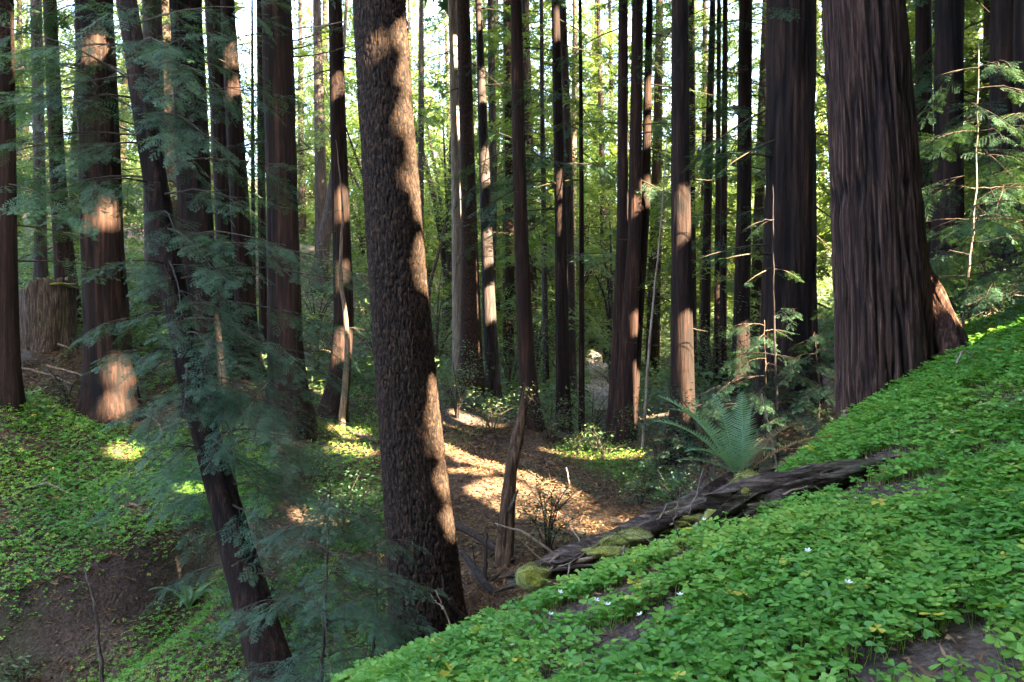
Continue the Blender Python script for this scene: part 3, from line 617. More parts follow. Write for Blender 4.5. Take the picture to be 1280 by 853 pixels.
for a in [
    ('pale leafy huckleberry at the foot of the brown straight fir', 572, 525, 16.3, .9, 1.1, .06, 'broad', 1400),
    ('low huckleberry in front of the sunlit soil, right of the fir foot', 615, 535, 15.6, .6, .5, .05, 'broad', 600),
    ('pinkish withered brush beside the thick black trunk', 398, 468, 19, .8, .9, .06, 'litter', 900),
    ('pinkish withered brush behind the big fir, on the far slope', 553, 425, 24, .9, 1.0, .07, 'litter', 800),
    ('grey green bush uphill of the crooked sapling', 470, 440, 22, 1.1, 1.4, .07, 'broad', 1200),
    ('leafy bush in the gap left of the crooked trunk', 395, 400, 25, 1.4, 2.0, .08, 'broad', 1400),
    ('tall leafy bush right behind the big fir', 545, 440, 23, 1.3, 2.6, .08, 'broad', 1500),
    ('round bush below the sky gap left of the bleached trunk', 500, 420, 28, 1.6, 2.4, .09, 'broad_far', 1300),
    ('dark glossy evergreen shrub wrapping the broken snag', 684, 668, 9.6, .5, .75, .05, 'broad', 900),
    ('bright leaved little shrub by the sunlit grass, under the thin poles', 722, 570, 14.8, .45, .6, .055, 'broad', 520),
    ('small bright shrub left of the clump of three trunks', 755, 575, 14.2, .45, .5, .055, 'broad', 420),
    ('broad leaved shrub under the dark reddish topped trunk', 690, 560, 15.4, .7, .8, .055, 'broad', 800),
    ('small shrub at the sunlit bank, left of the brown trunk', 800, 645, 11.6, .35, .5, .045, 'broad', 420),
    ('dark teal huckleberry in front of the straight brown trunk', 880, 560, 12, .7, 1.1, .05, 'needle_blue', 1500),
    ('dark huckleberry between the clump of three and the brown trunk', 822, 575, 12.8, .6, .9, .05, 'needle_blue', 1200),
    ('low dark shrub under the sword fern', 850, 620, 9.8, .6, .6, .045, 'needle_blue', 900),
    ('yellow lit shrub at the foot of the leaning rim lit trunk', 806, 560, 14.6, .4, .6, .055, 'broad', 360),
    ('dim bush behind the poles right of the brown trunk', 890, 490, 21, 1.3, 1.5, .07, 'broad', 1300),
    ('dim bush at the foot of the trunk with the orange band', 945, 510, 16, .9, 1.3, .06, 'needle_blue', 1300),
    ('teal leafy shrub spreading left of the big fir base', 430, 650, 10.2, .7, .6, .045, 'needle_blue', 1500),
    ('teal leafy shrub downhill of the thick black trunk', 385, 575, 12.2, .9, .7, .05, 'needle_blue', 1500),
    ('shrub filling the dark gap left of the trail foot', 740, 540, 18.5, 1.0, 1.1, .06, 'broad', 1200),
    ('pale bush right of the trail, seen through the thin trunks', 770, 500, 25, 1.2, 1.6, .08, 'broad', 1100),
    ('pale bush left of the trail, behind the pencil thin pole', 705, 490, 26, 1.4, 2.0, .08, 'broad', 1300),
    ('leafy bush behind the slender grey trunk', 636, 500, 24, 1.2, 1.8, .08, 'broad', 1200),
    ('tall dim bush behind the dark trunk of the snag', 668, 470, 27, 1.4, 2.6, .085, 'broad', 1300),
    ('dim leafy bush behind the sunlit flared redwood', 165, 470, 19, 1.2, 1.6, .07, 'needle', 1300),
    ('dark leafy bush right behind the stump', 105, 425, 19.5, .8, 1.0, .06, 'needle', 900),
    ('dark bush under the leftmost sprays of the joined pair', 255, 480, 16.5, .9, 1.2, .06, 'needle', 1200),
    ('small dark leafy seedling clump in front of the stump', 85, 505, 14, .35, .5, .045, 'needle_blue', 400),
    ('dark shrub against the right side of the massive redwood', 1180, 380, 8.8, .4, .5, .04, 'needle_blue', 900),
    ('dark undergrowth at the foot of the far right redwoods', 1230, 420, 8.9, .6, .8, .045, 'needle', 900),
    ('low leafy tangle on the lip of the left bank', 30, 760, 9.4, .4, .35, .05, 'broad', 500),
    ('dark creeping shrub in the gully below the left bank', 330, 760, 8.8, .6, .5, .045, 'needle_blue', 900),
    ('leafy weed patch between the big fir and the near log', 505, 640, 10.4, .35, .35, .05, 'broad', 320)]:
    shrub(*a)
# thin arching bay tree in the opening
def bay(label, px, py, d):
    b = P(px, py, d); b[2] = zg1(b[0], b[1]); rt = root('bay_tree', b, label, 'tree'); mb = MB(); V = []; A = []
    for ex, ey in ((738, 330), (790, 290), (762, 260), (812, 340), (724, 390), (775, 370), (750, 300)):
        e = P(ex, ey, d+U(-2, 2)); c = curve([b-[0, 0, .2], b+(e-b)*[.2, .2, .5]+[0, 0, .4], b+(e-b)*[.6, .6, .85], e], 12); mb.tube(c, np.linspace(.07, .012, 12), 5)
        for q in range(14):
            s = c[int(rng.integers(4, 12))]; tip = s+rng.normal(0, .7, 3)*[1, 1, .6]; mb.tube([s, (s+tip)/2+[0, 0, .1], tip], [.015, .01, .004], 3)
            k = 26; V.append(leaf_quads(tip+rng.normal(0, .3, (k, 3))*[1, 1, .6], .11)); A.append(np.full(k*4, U(0, 1)))
    V = np.concatenate(V); obj('crown', V, np.arange(len(V)).reshape(-1, 4), M['broad'], rt, b, attrs={'tint': np.concatenate(A)}); mb.build('trunk', M['grey'], rt, b)
bay('slender many stemmed bay tree arching over the trail', 765, 470, 29)

# ------------------------------------------------------------------ near trees with hanging sprays
def bough(cr, A, B, n, sc, protos=PN, r=.012, spread=.9, tint=None):
    A = np.asarray(A); B = np.asarray(B); L = np.linalg.norm(B-A); c = curve([A, (A+B)/2+[0, 0, .06*L], B], 10, .004)
    cr.W.tube(c, np.linspace(r, r*.3, 10), 5); cr.nw += 1; az0 = math.atan2(B[1]-A[1], B[0]-A[0])
    for k in range(n):
        t = .22+.78*(k+U(.2, .8))/n; p = c[min(9, int(t*9.99))]
        cr.limb(p, az0+U(-spread, spread), U(-.5, .05), sc*U(.7, 1.15), protos, .004, tint=None if tint is None else min(1, max(0, tint+U(-.2, .2))))
V, Qd, base, ax, rad = trunk_geo([(158, 0, 9.2, 25), (190, 200, 9, 28), (215, 350, 8.8, 31), (240, 480, 8.6, 34), (262, 560, 8.5, 36), (295, 680, 8.3, 42), (345, 853, 8, 52), (352, 880, 8, 54)], 16, .2, 5, 200, 60, disp=(.025, 14, .9), sd=5)
rt = root('redwood_tree', base, 'black leaning redwood trunk on the left hung with blue green sprays', 'tree')
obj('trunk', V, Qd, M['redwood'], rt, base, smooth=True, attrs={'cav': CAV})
cr = Crown()
def on(py): return ax((426.5-py)/F*8.7)
for ys, (ex, ey), dd, nn, sc in [(215, (70, 238), 9.2, 7, .5), (225, (120, 228), 8.3, 7, .5), (200, (335, 205), 9.2, 7, .55), (240, (300, 250), 8.2, 6, .5), (120, (300, 110), 8.6, 7, .55), (140, (215, 165), 7.9, 6, .5), (60, (270, 40), 9, 7, .6), (40, (80, 60), 9, 8, .6), (110, (40, 130), 8.6, 7, .6), (20, (150, 10), 8, 5, .6),
        (300, (330, 300), 8.0, 7, .5), (310, (395, 320), 8.6, 7, .5), (350, (400, 345), 8.2, 6, .5), (330, (160, 330), 8.2, 6, .45), (380, (390, 400), 8.4, 8, .5), (390, (150, 400), 8.6, 6, .5), (400, (310, 420), 7.8, 7, .5), (430, (380, 455), 8.2, 7, .5), (440, (170, 440), 8.2, 6, .45), (470, (340, 500), 7.9, 7, .5), (460, (410, 440), 8.9, 5, .45),
        (500, (400, 520), 8.2, 8, .5), (500, (190, 510), 8.0, 6, .45), (540, (390, 555), 7.9, 7, .5), (560, (200, 560), 8.2, 4, .4), (600, (370, 620), 8.2, 6, .45), (620, (360, 680), 7.8, 6, .5), (690, (230, 720), 8.2, 4, .4), (700, (390, 740), 7.9, 6, .5), (150, (180, 90), 8.2, 5, .5), (260, (220, 290), 7.9, 5, .45), (500, (270, 480), 7.8, 5, .45)]:
    bough(cr, on(ys), P(ex, ey, dd), nn, sc)
for ys, (ex, ey), dd, nn, sc in [(90, (-10, 30), 9, 8, .6), (80, (60, 120), 8.5, 8, .6), (70, (250, 90), 8.2, 8, .55), (40, (210, 60), 8, 7, .55), (130, (260, 170), 8, 7, .5), (170, (110, 190), 8.5, 7, .5), (10, (320, 10), 9, 7, .6), (160, (20, 180), 9, 7, .55), (280, (270, 340), 7.9, 7, .5), (320, (230, 400), 7.8, 7, .5), (420, (260, 430), 7.7, 7, .5), (450, (230, 520), 7.7, 7, .5), (480, (300, 560), 7.7, 8, .5), (540, (330, 620), 7.8, 7, .45)]:
    bough(cr, on(ys), P(ex, ey, dd), nn, sc)
cr.build(rt, base, 'needle_blue', carve=False)
dead(rt, base, on(345), P(205, 330, 8.3), .012, 'pale', .12); dead(rt, base, on(560), P(338, 475, 8.0), .007, 'pale', .02)

def sapling(label, pts, boughs, m='needle_blue', r0=.02, protos=PN, stem='twig', sc=.5, nb=4, spread=.9, start=.12):
    c = curve([P(*q) for q in pts], 24, .004); b = c[0].copy(); b[2] = zg1(b[0], b[1]); rt = root('young_conifer', b, label, 'tree')
    c = np.vstack([[c[0][0], c[0][1], min(b[2], c[0][2])-.15], c])
    mb = MB(); mb.tube(c, np.linspace(r0, .004, len(c)), 8); mb.build('trunk', M[stem], rt, b)
    cr = Crown()
    for k in range(boughs):
        t = (k+.5)/boughs; i = min(len(c)-1, int((start+(1-start)*t)*(len(c)-1))); az = k*2.4+U(-.4, .4); L = sc*(1.25-.9*t)*U(.7, 1.2)
        bough(cr, c[i], c[i]+np.array([math.cos(az), math.sin(az), U(-.25, .15)])*L, nb, .42*sc/.5*(1.1-.5*t), protos, .006, spread)
    cr.build(rt, b, m, carve=False); return rt, b, c
sapling('fine needled young conifer rising from the gully in front of the big fir', [(395, 960, 6.4), (405, 800, 6.4), (412, 600, 6.4)], 29, sc=.6, nb=4)
sapling('fuzzy young conifer low in the gully behind the leaning trunk', [(455, 880, 6.9), (470, 780, 6.9), (468, 660, 6.9)], 18, sc=.4, nb=4)
sapling('small feathery conifer tucked below the reddish redwood', [(300, 640, 9.6), (285, 540, 9.6), (275, 450, 9.6)], 22, sc=.7, nb=4)
sapling('slim conifer sapling with sunlit stem on the right edge', [(1200, 440, 8.0), (1208, 360, 8.0), (1219, 250, 8.0), (1223, 60, 8.0)], 24, 'needle', .016, stem='pale', sc=.75, nb=4, start=.42)
sapling('thin sapling right of the sunlit stemmed one, cut by the photo edge', [(1296, 440, 8.3), (1294, 300, 8.3), (1288, 130, 8.3)], 18, 'needle', .012, stem='pale', sc=.6, nb=4)
sapling('pale dead sapling stem before the huge shadowy redwood', [(972, 540, 9.9), (968, 400, 9.9), (966, 230, 9.9)], 5, 'needle', .018, stem='grey', sc=.4, nb=2)
sapling('small dark hemlock left of the massive redwood base', [(1022, 560, 9.8), (1024, 480, 9.8), (1018, 415, 9.8)], 16, 'needle', .014, sc=.42, nb=4)
sapling('dark young conifer between the fern and the huge shadowy redwood', [(955, 560, 10.2), (957, 480, 10.2), (955, 400, 10.2)], 18, 'needle', .014, sc=.55, nb=4)
sapling('dark young conifer right behind the massive redwood', [(1172, 440, 9.4), (1176, 380, 9.4), (1170, 310, 9.4)], 16, 'needle_blue', .014, sc=.65, nb=4)
sapling('crooked pale sapling lit orange against the dark kicked out trunk', [(428, 520, 15.2), (434, 430, 15.2), (426, 340, 15.2), (428, 260, 15.2), (420, 175, 15.2)], 2, 'needle', .06, stem='pale', sc=.3, nb=1)
sapling('leaning pale dead sapling between the clump of three and the brown trunk', [(802, 580, 14.5), (812, 430, 14.5), (826, 280, 14.5), (838, 110, 14.5)], 3, 'needle_far', .03, stem='pale', sc=.4, nb=2)
sapling('thin dark leaning sapling right of the big fir', [(536, 362, 27), (552, 300, 27), (566, 240, 27)], 5, 'needle_far', .07, sc=1.0, nb=2)
sapling('little conifer shading the gully, right of the broken snag', [(846, 620, 11.4), (848, 580, 11.4), (844, 540, 11.4)], 16, 'needle_blue', .012, sc=.45, nb=3)

# ------------------------------------------------------------------ ground cover
def inpoly(x, y, poly):
    r = np.zeros(len(x), bool); n = len(poly)
    for i in range(n):
        x1, y1 = poly[i]; x2, y2 = poly[(i+1) % n]
        r ^= ((y1 > y) != (y2 > y)) & (x < (x2-x1)*(y-y1)/(y2-y1+1e-9)+x1)
    return r
HALF = np.array([(0, 0), (.27, .34), (.50, .70), (.45, .97), (.20, 1.03), (0, .84)])
def trefoils(Pn, size, h, tilt=.2, detail=True):
    """three heart shaped folded leaflets on a thin stalk at each ground point"""
    n = len(Pn); sz = size*rng.choice([.45, .65, .8, 1, 1.15], n, p=[.12, .2, .28, .28, .12])*rng.uniform(.85, 1.15, n); hh = h*rng.uniform(.35, 1.3, n)
    off = rng.normal(0, .25, (n, 2))*hh[:, None]
    C = Pn+np.stack([off[:, 0], off[:, 1], hh], 1)
    nrm = np.stack([rng.normal(0, tilt, n), rng.normal(0, tilt, n)-.12, np.ones(n)], 1); nrm /= np.linalg.norm(nrm, axis=1)[:, None]
    a = rng.uniform(0, 6.28, n); e = np.stack([np.cos(a), np.sin(a), np.zeros(n)], 1); e -= nrm*(e*nrm).sum(1)[:, None]; e /= np.linalg.norm(e, axis=1)[:, None]; f = np.cross(nrm, e)
    tint = np.clip(0.46+0.5*(fbm(Pn[:, 0]*1.6, Pn[:, 1]*1.6, 0, 3, 40)-.5)*2+rng.normal(0, .15, n), .02, .95); yl = rng.random(n) < .018; tint[yl] = rng.uniform(1.15, 1.35, yl.sum())
    Vs = []; Fs = []; A = []; k0 = 0
    hf = HALF if detail else HALF[[0, 2, 5]]
    for q in range(3):
        th = q*2.094+rng.normal(0, .1, n); dr = e*np.cos(th)[:, None]+f*np.sin(th)[:, None]; sd = np.cross(nrm, dr); droop = rng.uniform(-.05, .4, n); fold = rng.uniform(.05, .4, n)
        for s in (1, -1):
            X = hf[None, :, 0]*.5*sz[:, None]*1.08; Y = (hf[None, :, 1]*.5+.02)*sz[:, None]
            V = C[:, None]+dr[:, None]*Y[..., None]+s*sd[:, None]*X[..., None]+nrm[:, None]*(X*fold[:, None]-droop[:, None]*Y**2/sz[:, None])[..., None]
            m = len(hf); Vs.append(V.reshape(-1, 3)); fc = np.arange(n*m).reshape(n, m)+k0; k0 += n*m
            fc = fc if s < 0 else fc[:, ::-1]
            tris = np.concatenate([fc[:, [0, i, i+1]] for i in range(1, m-1)]) if m > 3 else fc
            Fs.append(tris); A.append(np.repeat(np.clip(tint+rng.normal(0, .03, n), 0, 1.5), m))
    if detail:   # stalks
        B = Pn.copy(); B[:, 2] -= .01; w = np.array([.0012, 0, 0])
        V = np.stack([B-w, B+w, C+w*.8, C-w*.8], 1).reshape(-1, 3); Vs.append(V); q = np.arange(n*4).reshape(n, 4)+k0
        Fs.append(np.concatenate([q[:, :3], q[:, [0, 2, 3]]])); A.append(np.full(n*4, .9))
    return np.concatenate(Vs), np.concatenate(Fs), np.concatenate(A)
CR = np.array([(-2.0, 2.2), (-1.4, 3.2), (-.785, 4.3), (-.31, 4.45), (.08, 4.65), (.6, 4.95), (1.09, 5.25), (1.49, 5.75), (1.97, 6.35), (2.4, 7.1), (3.0, 7.9), (4.2, 8.6), (7, 9)])
def near_pts(n, jit=.12):
    x = rng.uniform(-1.6, 6.0, n); y = rng.uniform(1.3, 9.0, n)
    k = (y < np.interp(x, CR[:, 0], CR[:, 1])+rng.normal(0, jit, n)) & (np.abs(x)/np.maximum(y, .1) < .72)
    return x[k], y[k]
TRUNKS = [(2.76, 7.2, .42)]
x, y = near_pts(230000)
g1 = fbm(x*2.6, y*2.6, 0, 4, 60); pxx, pyy = pix(np.stack([x, y, zg(x, y)], 1))
bare = np.clip(1-np.hypot((pxx-1250)/90, (pyy-760)/70), 0, 1)*.12+np.clip(1-np.abs(pyy-(600+(1280-pxx)*.10))/13, 0, 1)*(pxx > 1050)*.5+np.clip(1-np.abs((pyy-705)-(930-pxx)*.62)/14, 0, 1)*(pxx > 740)*(pxx < 935)*.6+np.clip(1-np.hypot((pxx-950)/130, (pyy-815)/18), 0, 1)*.15
k = rng.random(len(x)) < np.clip((g1-.24-bare*.8)*4.8, 0, 1)
for tx, ty, tr in TRUNKS: k &= np.hypot(x-tx, y-ty) > tr
x, y = x[k], y[k]; lg = np.concatenate([curve([P(*q) for q in L_], 40)[:, :2] for L_ in ([(660, 738, 4.45), (790, 692, 4.7), (930, 636, 5.15)], [(922, 655, 4.6), (1010, 612, 4.65), (1100, 592, 4.75)], [(730, 812, 3.7), (800, 775, 3.75), (925, 700, 4.2)])])
dl = np.sqrt(((np.stack([x, y], 1)[:, None]-lg[None])**2).sum(-1)).min(1); k = rng.random(len(x)) < .62*np.clip((dl-.15)*8, .0, 1); x, y = x[k], y[k]
V, T, A = trefoils(np.stack([x, y, zg(x, y)], 1), .060, .07)
tag(obj('redwood_sorrel', V, T, M['sorrel'], attrs={'tint': A}), 'bright green three leaved redwood sorrel carpeting the near right bank', 'ground cover', kind='stuff')
print('sorrel near', len(x))
LEFT = [(-60, 480), (60, 500), (130, 535), (190, 548), (260, 520), (340, 560), (340, 650), (275, 668), (225, 702), (165, 728), (115, 752), (40, 780), (-60, 830)]
PATCH = [(LEFT, 420, .066), ([(90, 800), (200, 752), (260, 725), (330, 715), (420, 700), (490, 760), (480, 920), (90, 920)], 300, .058), ([(380, 560), (470, 575), (500, 690), (420, 700), (390, 640)], 220, .055),
         ([(330, 500), (470, 470), (480, 560), (400, 570)], 90, .06), ([(15, 280), (120, 280), (120, 420), (15, 420)], 22, .13), ([(690, 560), (760, 548), (850, 590), (850, 640), (800, 615), (735, 585)], 160, .05), ([(130, 380), (340, 400), (340, 480), (130, 500)], 40, .10)]
xs = rng.uniform(-17, 5, 900000); ys = rng.uniform(6.5, 40, 900000); area = 22*33.5/900000
zz = zg(xs, ys); pxx, pyy = pix(np.stack([xs, ys, zz], 1)); gg = fbm(xs*1.1, ys*1.1, 0, 4, 71)
sel = np.zeros(len(xs), bool); size = np.full(len(xs), .055)
for poly, dens, s in PATCH:
    k = inpoly(pxx+rng.normal(0, 6, len(xs)), pyy+rng.normal(0, 5, len(xs)), poly) & (rng.random(len(xs)) < dens*area*np.clip((gg-.26)*5, 0, 1)*3.2); sel |= k; size[k] = s
pts = np.stack([xs, ys, zz], 1)[sel]
V, T, A = trefoils(pts, size[sel], .075, .35, False)
tag(obj('redwood_sorrel', V, T, M['sorrel'], attrs={'tint': A}), 'shaded redwood sorrel spread over the left bank and gully', 'ground cover', kind='stuff')
print('sorrel far', len(pts))
# grass in the sunlit strip and on the far slope
def grass(poly, dens, L, lo, hi):
    n = 260000; x = rng.uniform(-8, 5, n); y = rng.uniform(lo, hi, n); z = zg(x, y); a = 13*(hi-lo)/n
    px, py = pix(np.stack([x, y, z], 1)); k = inpoly(px+rng.normal(0, 7, n), py+rng.normal(0, 4, n), poly) & (rng.random(n) < dens*a); x, y, z = x[k], y[k], z[k]; m = len(x)
    B = np.stack([x, y, z-.01], 1); t = B+np.stack([rng.normal(0, .4, m), rng.normal(0, .4, m), np.ones(m)], 1)*(L*rng.uniform(.5, 1.3, m))[:, None]
    an = rng.uniform(0, 3.14, m); w = np.stack([np.cos(an), np.sin(an), 0*an], 1)*.006
    return np.stack([B-w, B+w, t], 1).reshape(-1, 3), np.repeat(rng.uniform(0, 1, m), 3)
g = [grass([(680, 562), (730, 556), (800, 580), (860, 610), (850, 645), (800, 620), (740, 592)], 900, .09, 11, 17), grass([(370, 455), (470, 440), (480, 560), (420, 590), (390, 520)], 260, .12, 12, 26), grass([(480, 500), (600, 540), (560, 575), (470, 560)], 200, .1, 12, 18)]
V = np.concatenate([q[0] for q in g]); tag(obj('grass', V, np.arange(len(V)).reshape(-1, 3), M['grass'], attrs={'tint': np.concatenate([q[1] for q in g])}), 'short sunlit grass and moss along the far lip of the gully', 'grass', kind='stuff')
# dry leaves, needles and bits of twig on all the bare soil
def litter(n, xr, yr, sl, sw, cond=None):
    x = rng.uniform(*xr, n); y = rng.uniform(*yr, n)
    if cond is not None: k = cond(x, y); x, y = x[k], y[k]
    m = len(x); z = zg(x, y)+rng.uniform(.002, .025, m); a = rng.uniform(0, 6.28, m); L = sl*rng.uniform(.4, 1.5, m); W = sw*rng.uniform(.5, 1.4, m)
    d = np.stack([np.cos(a), np.sin(a), rng.normal(0, .3, m)], 1); s = np.stack([-np.sin(a), np.cos(a), rng.normal(0, .35, m)], 1); C = np.stack([x, y, z], 1)
    return np.stack([C-d*L[:, None]*.5, C+s*W[:, None]*.5, C+d*L[:, None]*.5+[0, 0, .008], C-s*W[:, None]*.5], 1).reshape(-1, 3), np.repeat(rng.random(m)**1.6, 4)
nearc = lambda x, y: (np.abs(x)/np.maximum(y, .1) < .7)
g = [litter(26000, (-1.5, 6), (1.3, 9), .04, .014, nearc), litter(70000, (-1.5, 6), (1.3, 9), .05, .0022, nearc), litter(60000, (-8, 4), (7, 16), .07, .024), litter(50000, (-8, 4), (7, 16), .2, .006), litter(16000, (-14, 10), (14, 34), .14, .05)]
V = np.concatenate([q[0] for q in g]); tag(obj('leaf_litter', V, np.arange(len(V)).reshape(-1, 4), M['litter'], attrs={'tint': np.concatenate([q[1] for q in g])}), 'dry brown leaves and needles scattered over the bare soil', 'leaf litter', kind='stuff')
# low leafy undergrowth on the slopes farther off
n = 240000; x = rng.uniform(-40, 34, n); y = 17+58*rng.random(n)**1.6; h = fbm(x*.5, y*.5, 0, 4, 91); px, py = pix(np.stack([x, y, zg(x, y, False)], 1))
k = (np.abs(x)/y < .68) & (rng.random(n) < np.clip((h-.3)*4, 0, 1)) & ~((np.abs(px-(752-(480-py)*.15)) < 16) & (py > 455)); x, y, h = x[k], y[k], h[k]
C = np.stack([x, y, zg(x, y)+rng.random(len(x))**1.5*np.clip(h-.25, 0, 1)*1.6], 1); V = leaf_quads(C, 1.0, .4).reshape(-1, 4, 3); ct = V.mean(1, keepdims=True); V = ct+(V-ct)*(.10+.004*y)[:, None, None]
tag(obj('undergrowth', V.reshape(-1, 3), np.arange(len(V)*4).reshape(-1, 4), M['under'], attrs={'tint': np.repeat(np.clip(h+rng.normal(0, .15, len(h)), 0, 1), 4)}), 'low leafy undergrowth covering the slopes behind the trunks', 'undergrowth', kind='stuff')
# sorrel flowers
fl = [(700, 765), (745, 778), (760, 785), (688, 795), (850, 775), (1258, 528), (1275, 520), (1120, 500), (1132, 520), (1070, 648), (880, 670), (1010, 720), (1190, 560), (640, 835), (800, 800), (1060, 765)]
f0 = None
for a, b in fl:
    h = ground_hit(a, b+6); 
    if f0 is None:
        mb = MB()
        for q in range(5):
            t = q*1.2566; d = np.array([math.cos(t), math.sin(t), .5]); s = np.array([-math.sin(t), math.cos(t), 0]); mb.add([d*0, d*.009+s*.005, d*.016+s*.003, d*.016-s*.003, d*.009-s*.005], [[0, 1, 2], [0, 2, 3], [0, 3, 4]])
        f0 = mb.build('sorrel_flower', M['petal']); o = f0
        sm = MB(); sm.tube([[0, 0, -.13], [.004, 0, -.06], [0, 0, 0]], .0012, 4); sm.build('flower_stalk', M['sorrel'], f0)
    else:
        o = f0.copy(); link(o)
        for ch in f0.children: c = ch.copy(); link(c); c.parent = o
    o.scale = (.75,)*3; o.location = h+np.array([0, 0, .10]); o.rotation_euler = (U(-.5, .5), U(-.5, .5), U(0, 6)); tag(o, 'tiny white five petalled flower among the green sorrel leaves', 'flower', 'white flowers in the near sorrel')

# ------------------------------------------------------------------ logs, stump, snag, sticks
def log_geo(pts, rad, amp=.25, n=90, na=36, sd=3, fr=5, ragged=.06):
    c = curve(pts, n); r = np.interp(np.linspace(0, 1, n), np.linspace(0, 1, len(rad)), rad)
    V, Q, T = tube(c, r, na); th = np.linspace(0, 2*np.pi, na, endpoint=False); s = np.concatenate([[0], np.cumsum(np.linalg.norm(np.diff(c, axis=0), axis=1))])
    TH, S = np.meshgrid(th, s); nn = 1-np.abs(2*vnoise(np.cos(TH)*fr*.6, np.sin(TH)*fr*.6, S*2.2, sd)-1); n2 = vnoise(np.cos(TH)*1.5, np.sin(TH)*1.5, S*4, sd+2); n3 = vnoise(np.cos(TH)*7, np.sin(TH)*7, S*9, sd+4)
    k = 1+amp*((nn-.6)*.8+(n2-.5)*1.3+(n3-.5)*.4); W = V[:-2].reshape(n, na, 3); W = c[:, None]+(W-c[:, None])*k[..., None]
    t = np.gradient(c, axis=0); t /= np.linalg.norm(t, axis=1)[:, None]
    rg = vnoise(np.cos(TH)*4, np.sin(TH)*4, S*0+sd, sd+9)-.5; en = np.zeros(n); en[:3] = [-1, -.6, -.2]; en[-3:] = [.2, .6, 1]
    W += t[:, None]*(rg*ragged*2*np.abs(en)[:, None]+ragged*.4*en[:, None])[..., None]
    V = np.vstack([W.reshape(-1, 3), V[-2:]]); return V, Q, T
def blob(ctr, rx, ry, rz, sd, nu=40, nv=22):
    th = np.linspace(0, 2*np.pi, nu, endpoint=False); ph_ = np.linspace(.02, np.pi-.02, nv); PH, TH = np.meshgrid(ph_, th, indexing='ij')
    D = np.stack([np.sin(PH)*np.cos(TH), np.sin(PH)*np.sin(TH), np.cos(PH)], -1); k = .75+.5*vnoise(D[..., 0]*2+sd, D[..., 1]*2, D[..., 2]*2, sd)+.12*vnoise(D[..., 0]*9, D[..., 1]*9, D[..., 2]*9, sd+1)
    V = np.asarray(ctr)+D*k[..., None]*[rx, ry, rz]; i, j = np.meshgrid(np.arange(nv-1), np.arange(nu), indexing='ij')
    Q = np.stack([i*nu+j, (i+1)*nu+j, (i+1)*nu+(j+1) % nu, i*nu+(j+1) % nu], -1).reshape(-1, 4); return V.reshape(-1, 3), Q, D.reshape(-1, 3)
def moss(rt, org, ctr, rx, ry, rz, sd, name='moss'):
    V, Q, D = blob(ctr, rx, ry, rz, sd); idx = rng.integers(0, len(V), 2600); b = V[idx]+rng.normal(0, .004, (len(idx), 3)); d = D[idx]+rng.normal(0, .45, (len(idx), 3)); l = rng.uniform(.004, .010, (len(idx), 1)); s = np.cross(d, rng.normal(0, 1, d.shape)); s /= np.linalg.norm(s, axis=1)[:, None]
    Tv = np.stack([b-s*.0014, b+s*.0014, b+d*l], 1).reshape(-1, 3); n = len(V)
    return obj(name, np.vstack([V, Tv]), [Q, np.arange(len(Tv)).reshape(-1, 3)+n], M['moss'], rt, org, smooth=[True, False])
def log(label, pts, rad, m='log', cat='log', name='fallen_log', lay=False, **k):
    p = np.array([P(*q) for q in pts])
    if lay: p[:, 2] = zg(p[:, 0], p[:, 1])+.03
    b = p[0].copy(); rt = root(name, b, label, cat)
    V, Q, T = log_geo(p, rad, **k); obj('wood', V, [Q, T], M[m], rt, b, smooth=[True, False]); return rt, b
rt, b = log('long mossy fallen log lying along the edge of the near bank', [(655, 724, 4.5), (710, 703, 4.6), (790, 674, 4.8), (860, 646, 5.05), (935, 618, 5.3)], [.03, .06, .075, .09, .105], sd=3, amp=1.0, ragged=.14)
moss(rt, b, P(666, 722, 4.42), .075, .06, .055, 2)
for a_, b_, d_, s_ in ((832, 648, 4.92, 4), (850, 640, 4.97, 41), (812, 656, 4.86, 42), (795, 664, 4.72, 6), (885, 628, 5.05, 7), (905, 622, 5.1, 43), (868, 640, 5.0, 44), (752, 684, 4.62, 8), (772, 672, 4.7, 45)): moss(rt, b, P(a_, b_+5, d_), U(.07, .12), U(.05, .08), U(.022, .035), s_)
for (q, e, r) in (((705, 712, 4.55), (618, 655, 4.5), .009), ((755, 700, 4.6), (727, 742, 4.4), .010), ((770, 697, 4.6), (742, 738, 4.4), .006), ((690, 715, 4.5), (650, 672, 4.5), .004), ((840, 665, 4.8), (850, 610, 4.7), .006), ((846, 668, 4.8), (838, 720, 4.5), .007), ((735, 700, 4.7), (705, 645, 4.9), .006), ((790, 690, 4.7), (900, 640, 4.8), .007), ((820, 660, 4.8), (835, 628, 4.9), .006), ((870, 660, 4.8), (852, 735, 4.4), .008), ((862, 650, 4.9), (880, 585, 4.9), .006), ((846, 690, 4.6), (792, 668, 4.6), .005), ((900, 640, 4.9), (905, 700, 4.5), .007), ((715, 708, 4.5), (690, 760, 4.3), .006), ((700, 716, 4.45), (735, 690, 4.5), .005), ((780, 690, 4.55), (765, 730, 4.4), .006), ((838, 700, 4.4), (880, 760, 4.2), .005)):
    dead(rt, b, P(*q)+[0, 0, .03], P(*e), r, 'pale', -.10 if e[0] == 618 else .06)
for k in range(18):
    u_ = U(0, 1); q = P(665+250*u_, 722-98*u_+U(-14, 6), 4.42+.75*u_+U(-.03, .03)); e = q+np.array([U(.12, .34), U(.02, .16), U(-.01, .10)]); mb = MB(); mb.tube(curve([q, (q+e)/2+rng.normal(0, .01, 3), e], 7, .003), np.array([.004, .011, .014, .013, .01, .007, .002])*U(.6, 1.4), 5); mb.build('splinter', M['log' if k % 3 else 'pale'], rt, b)
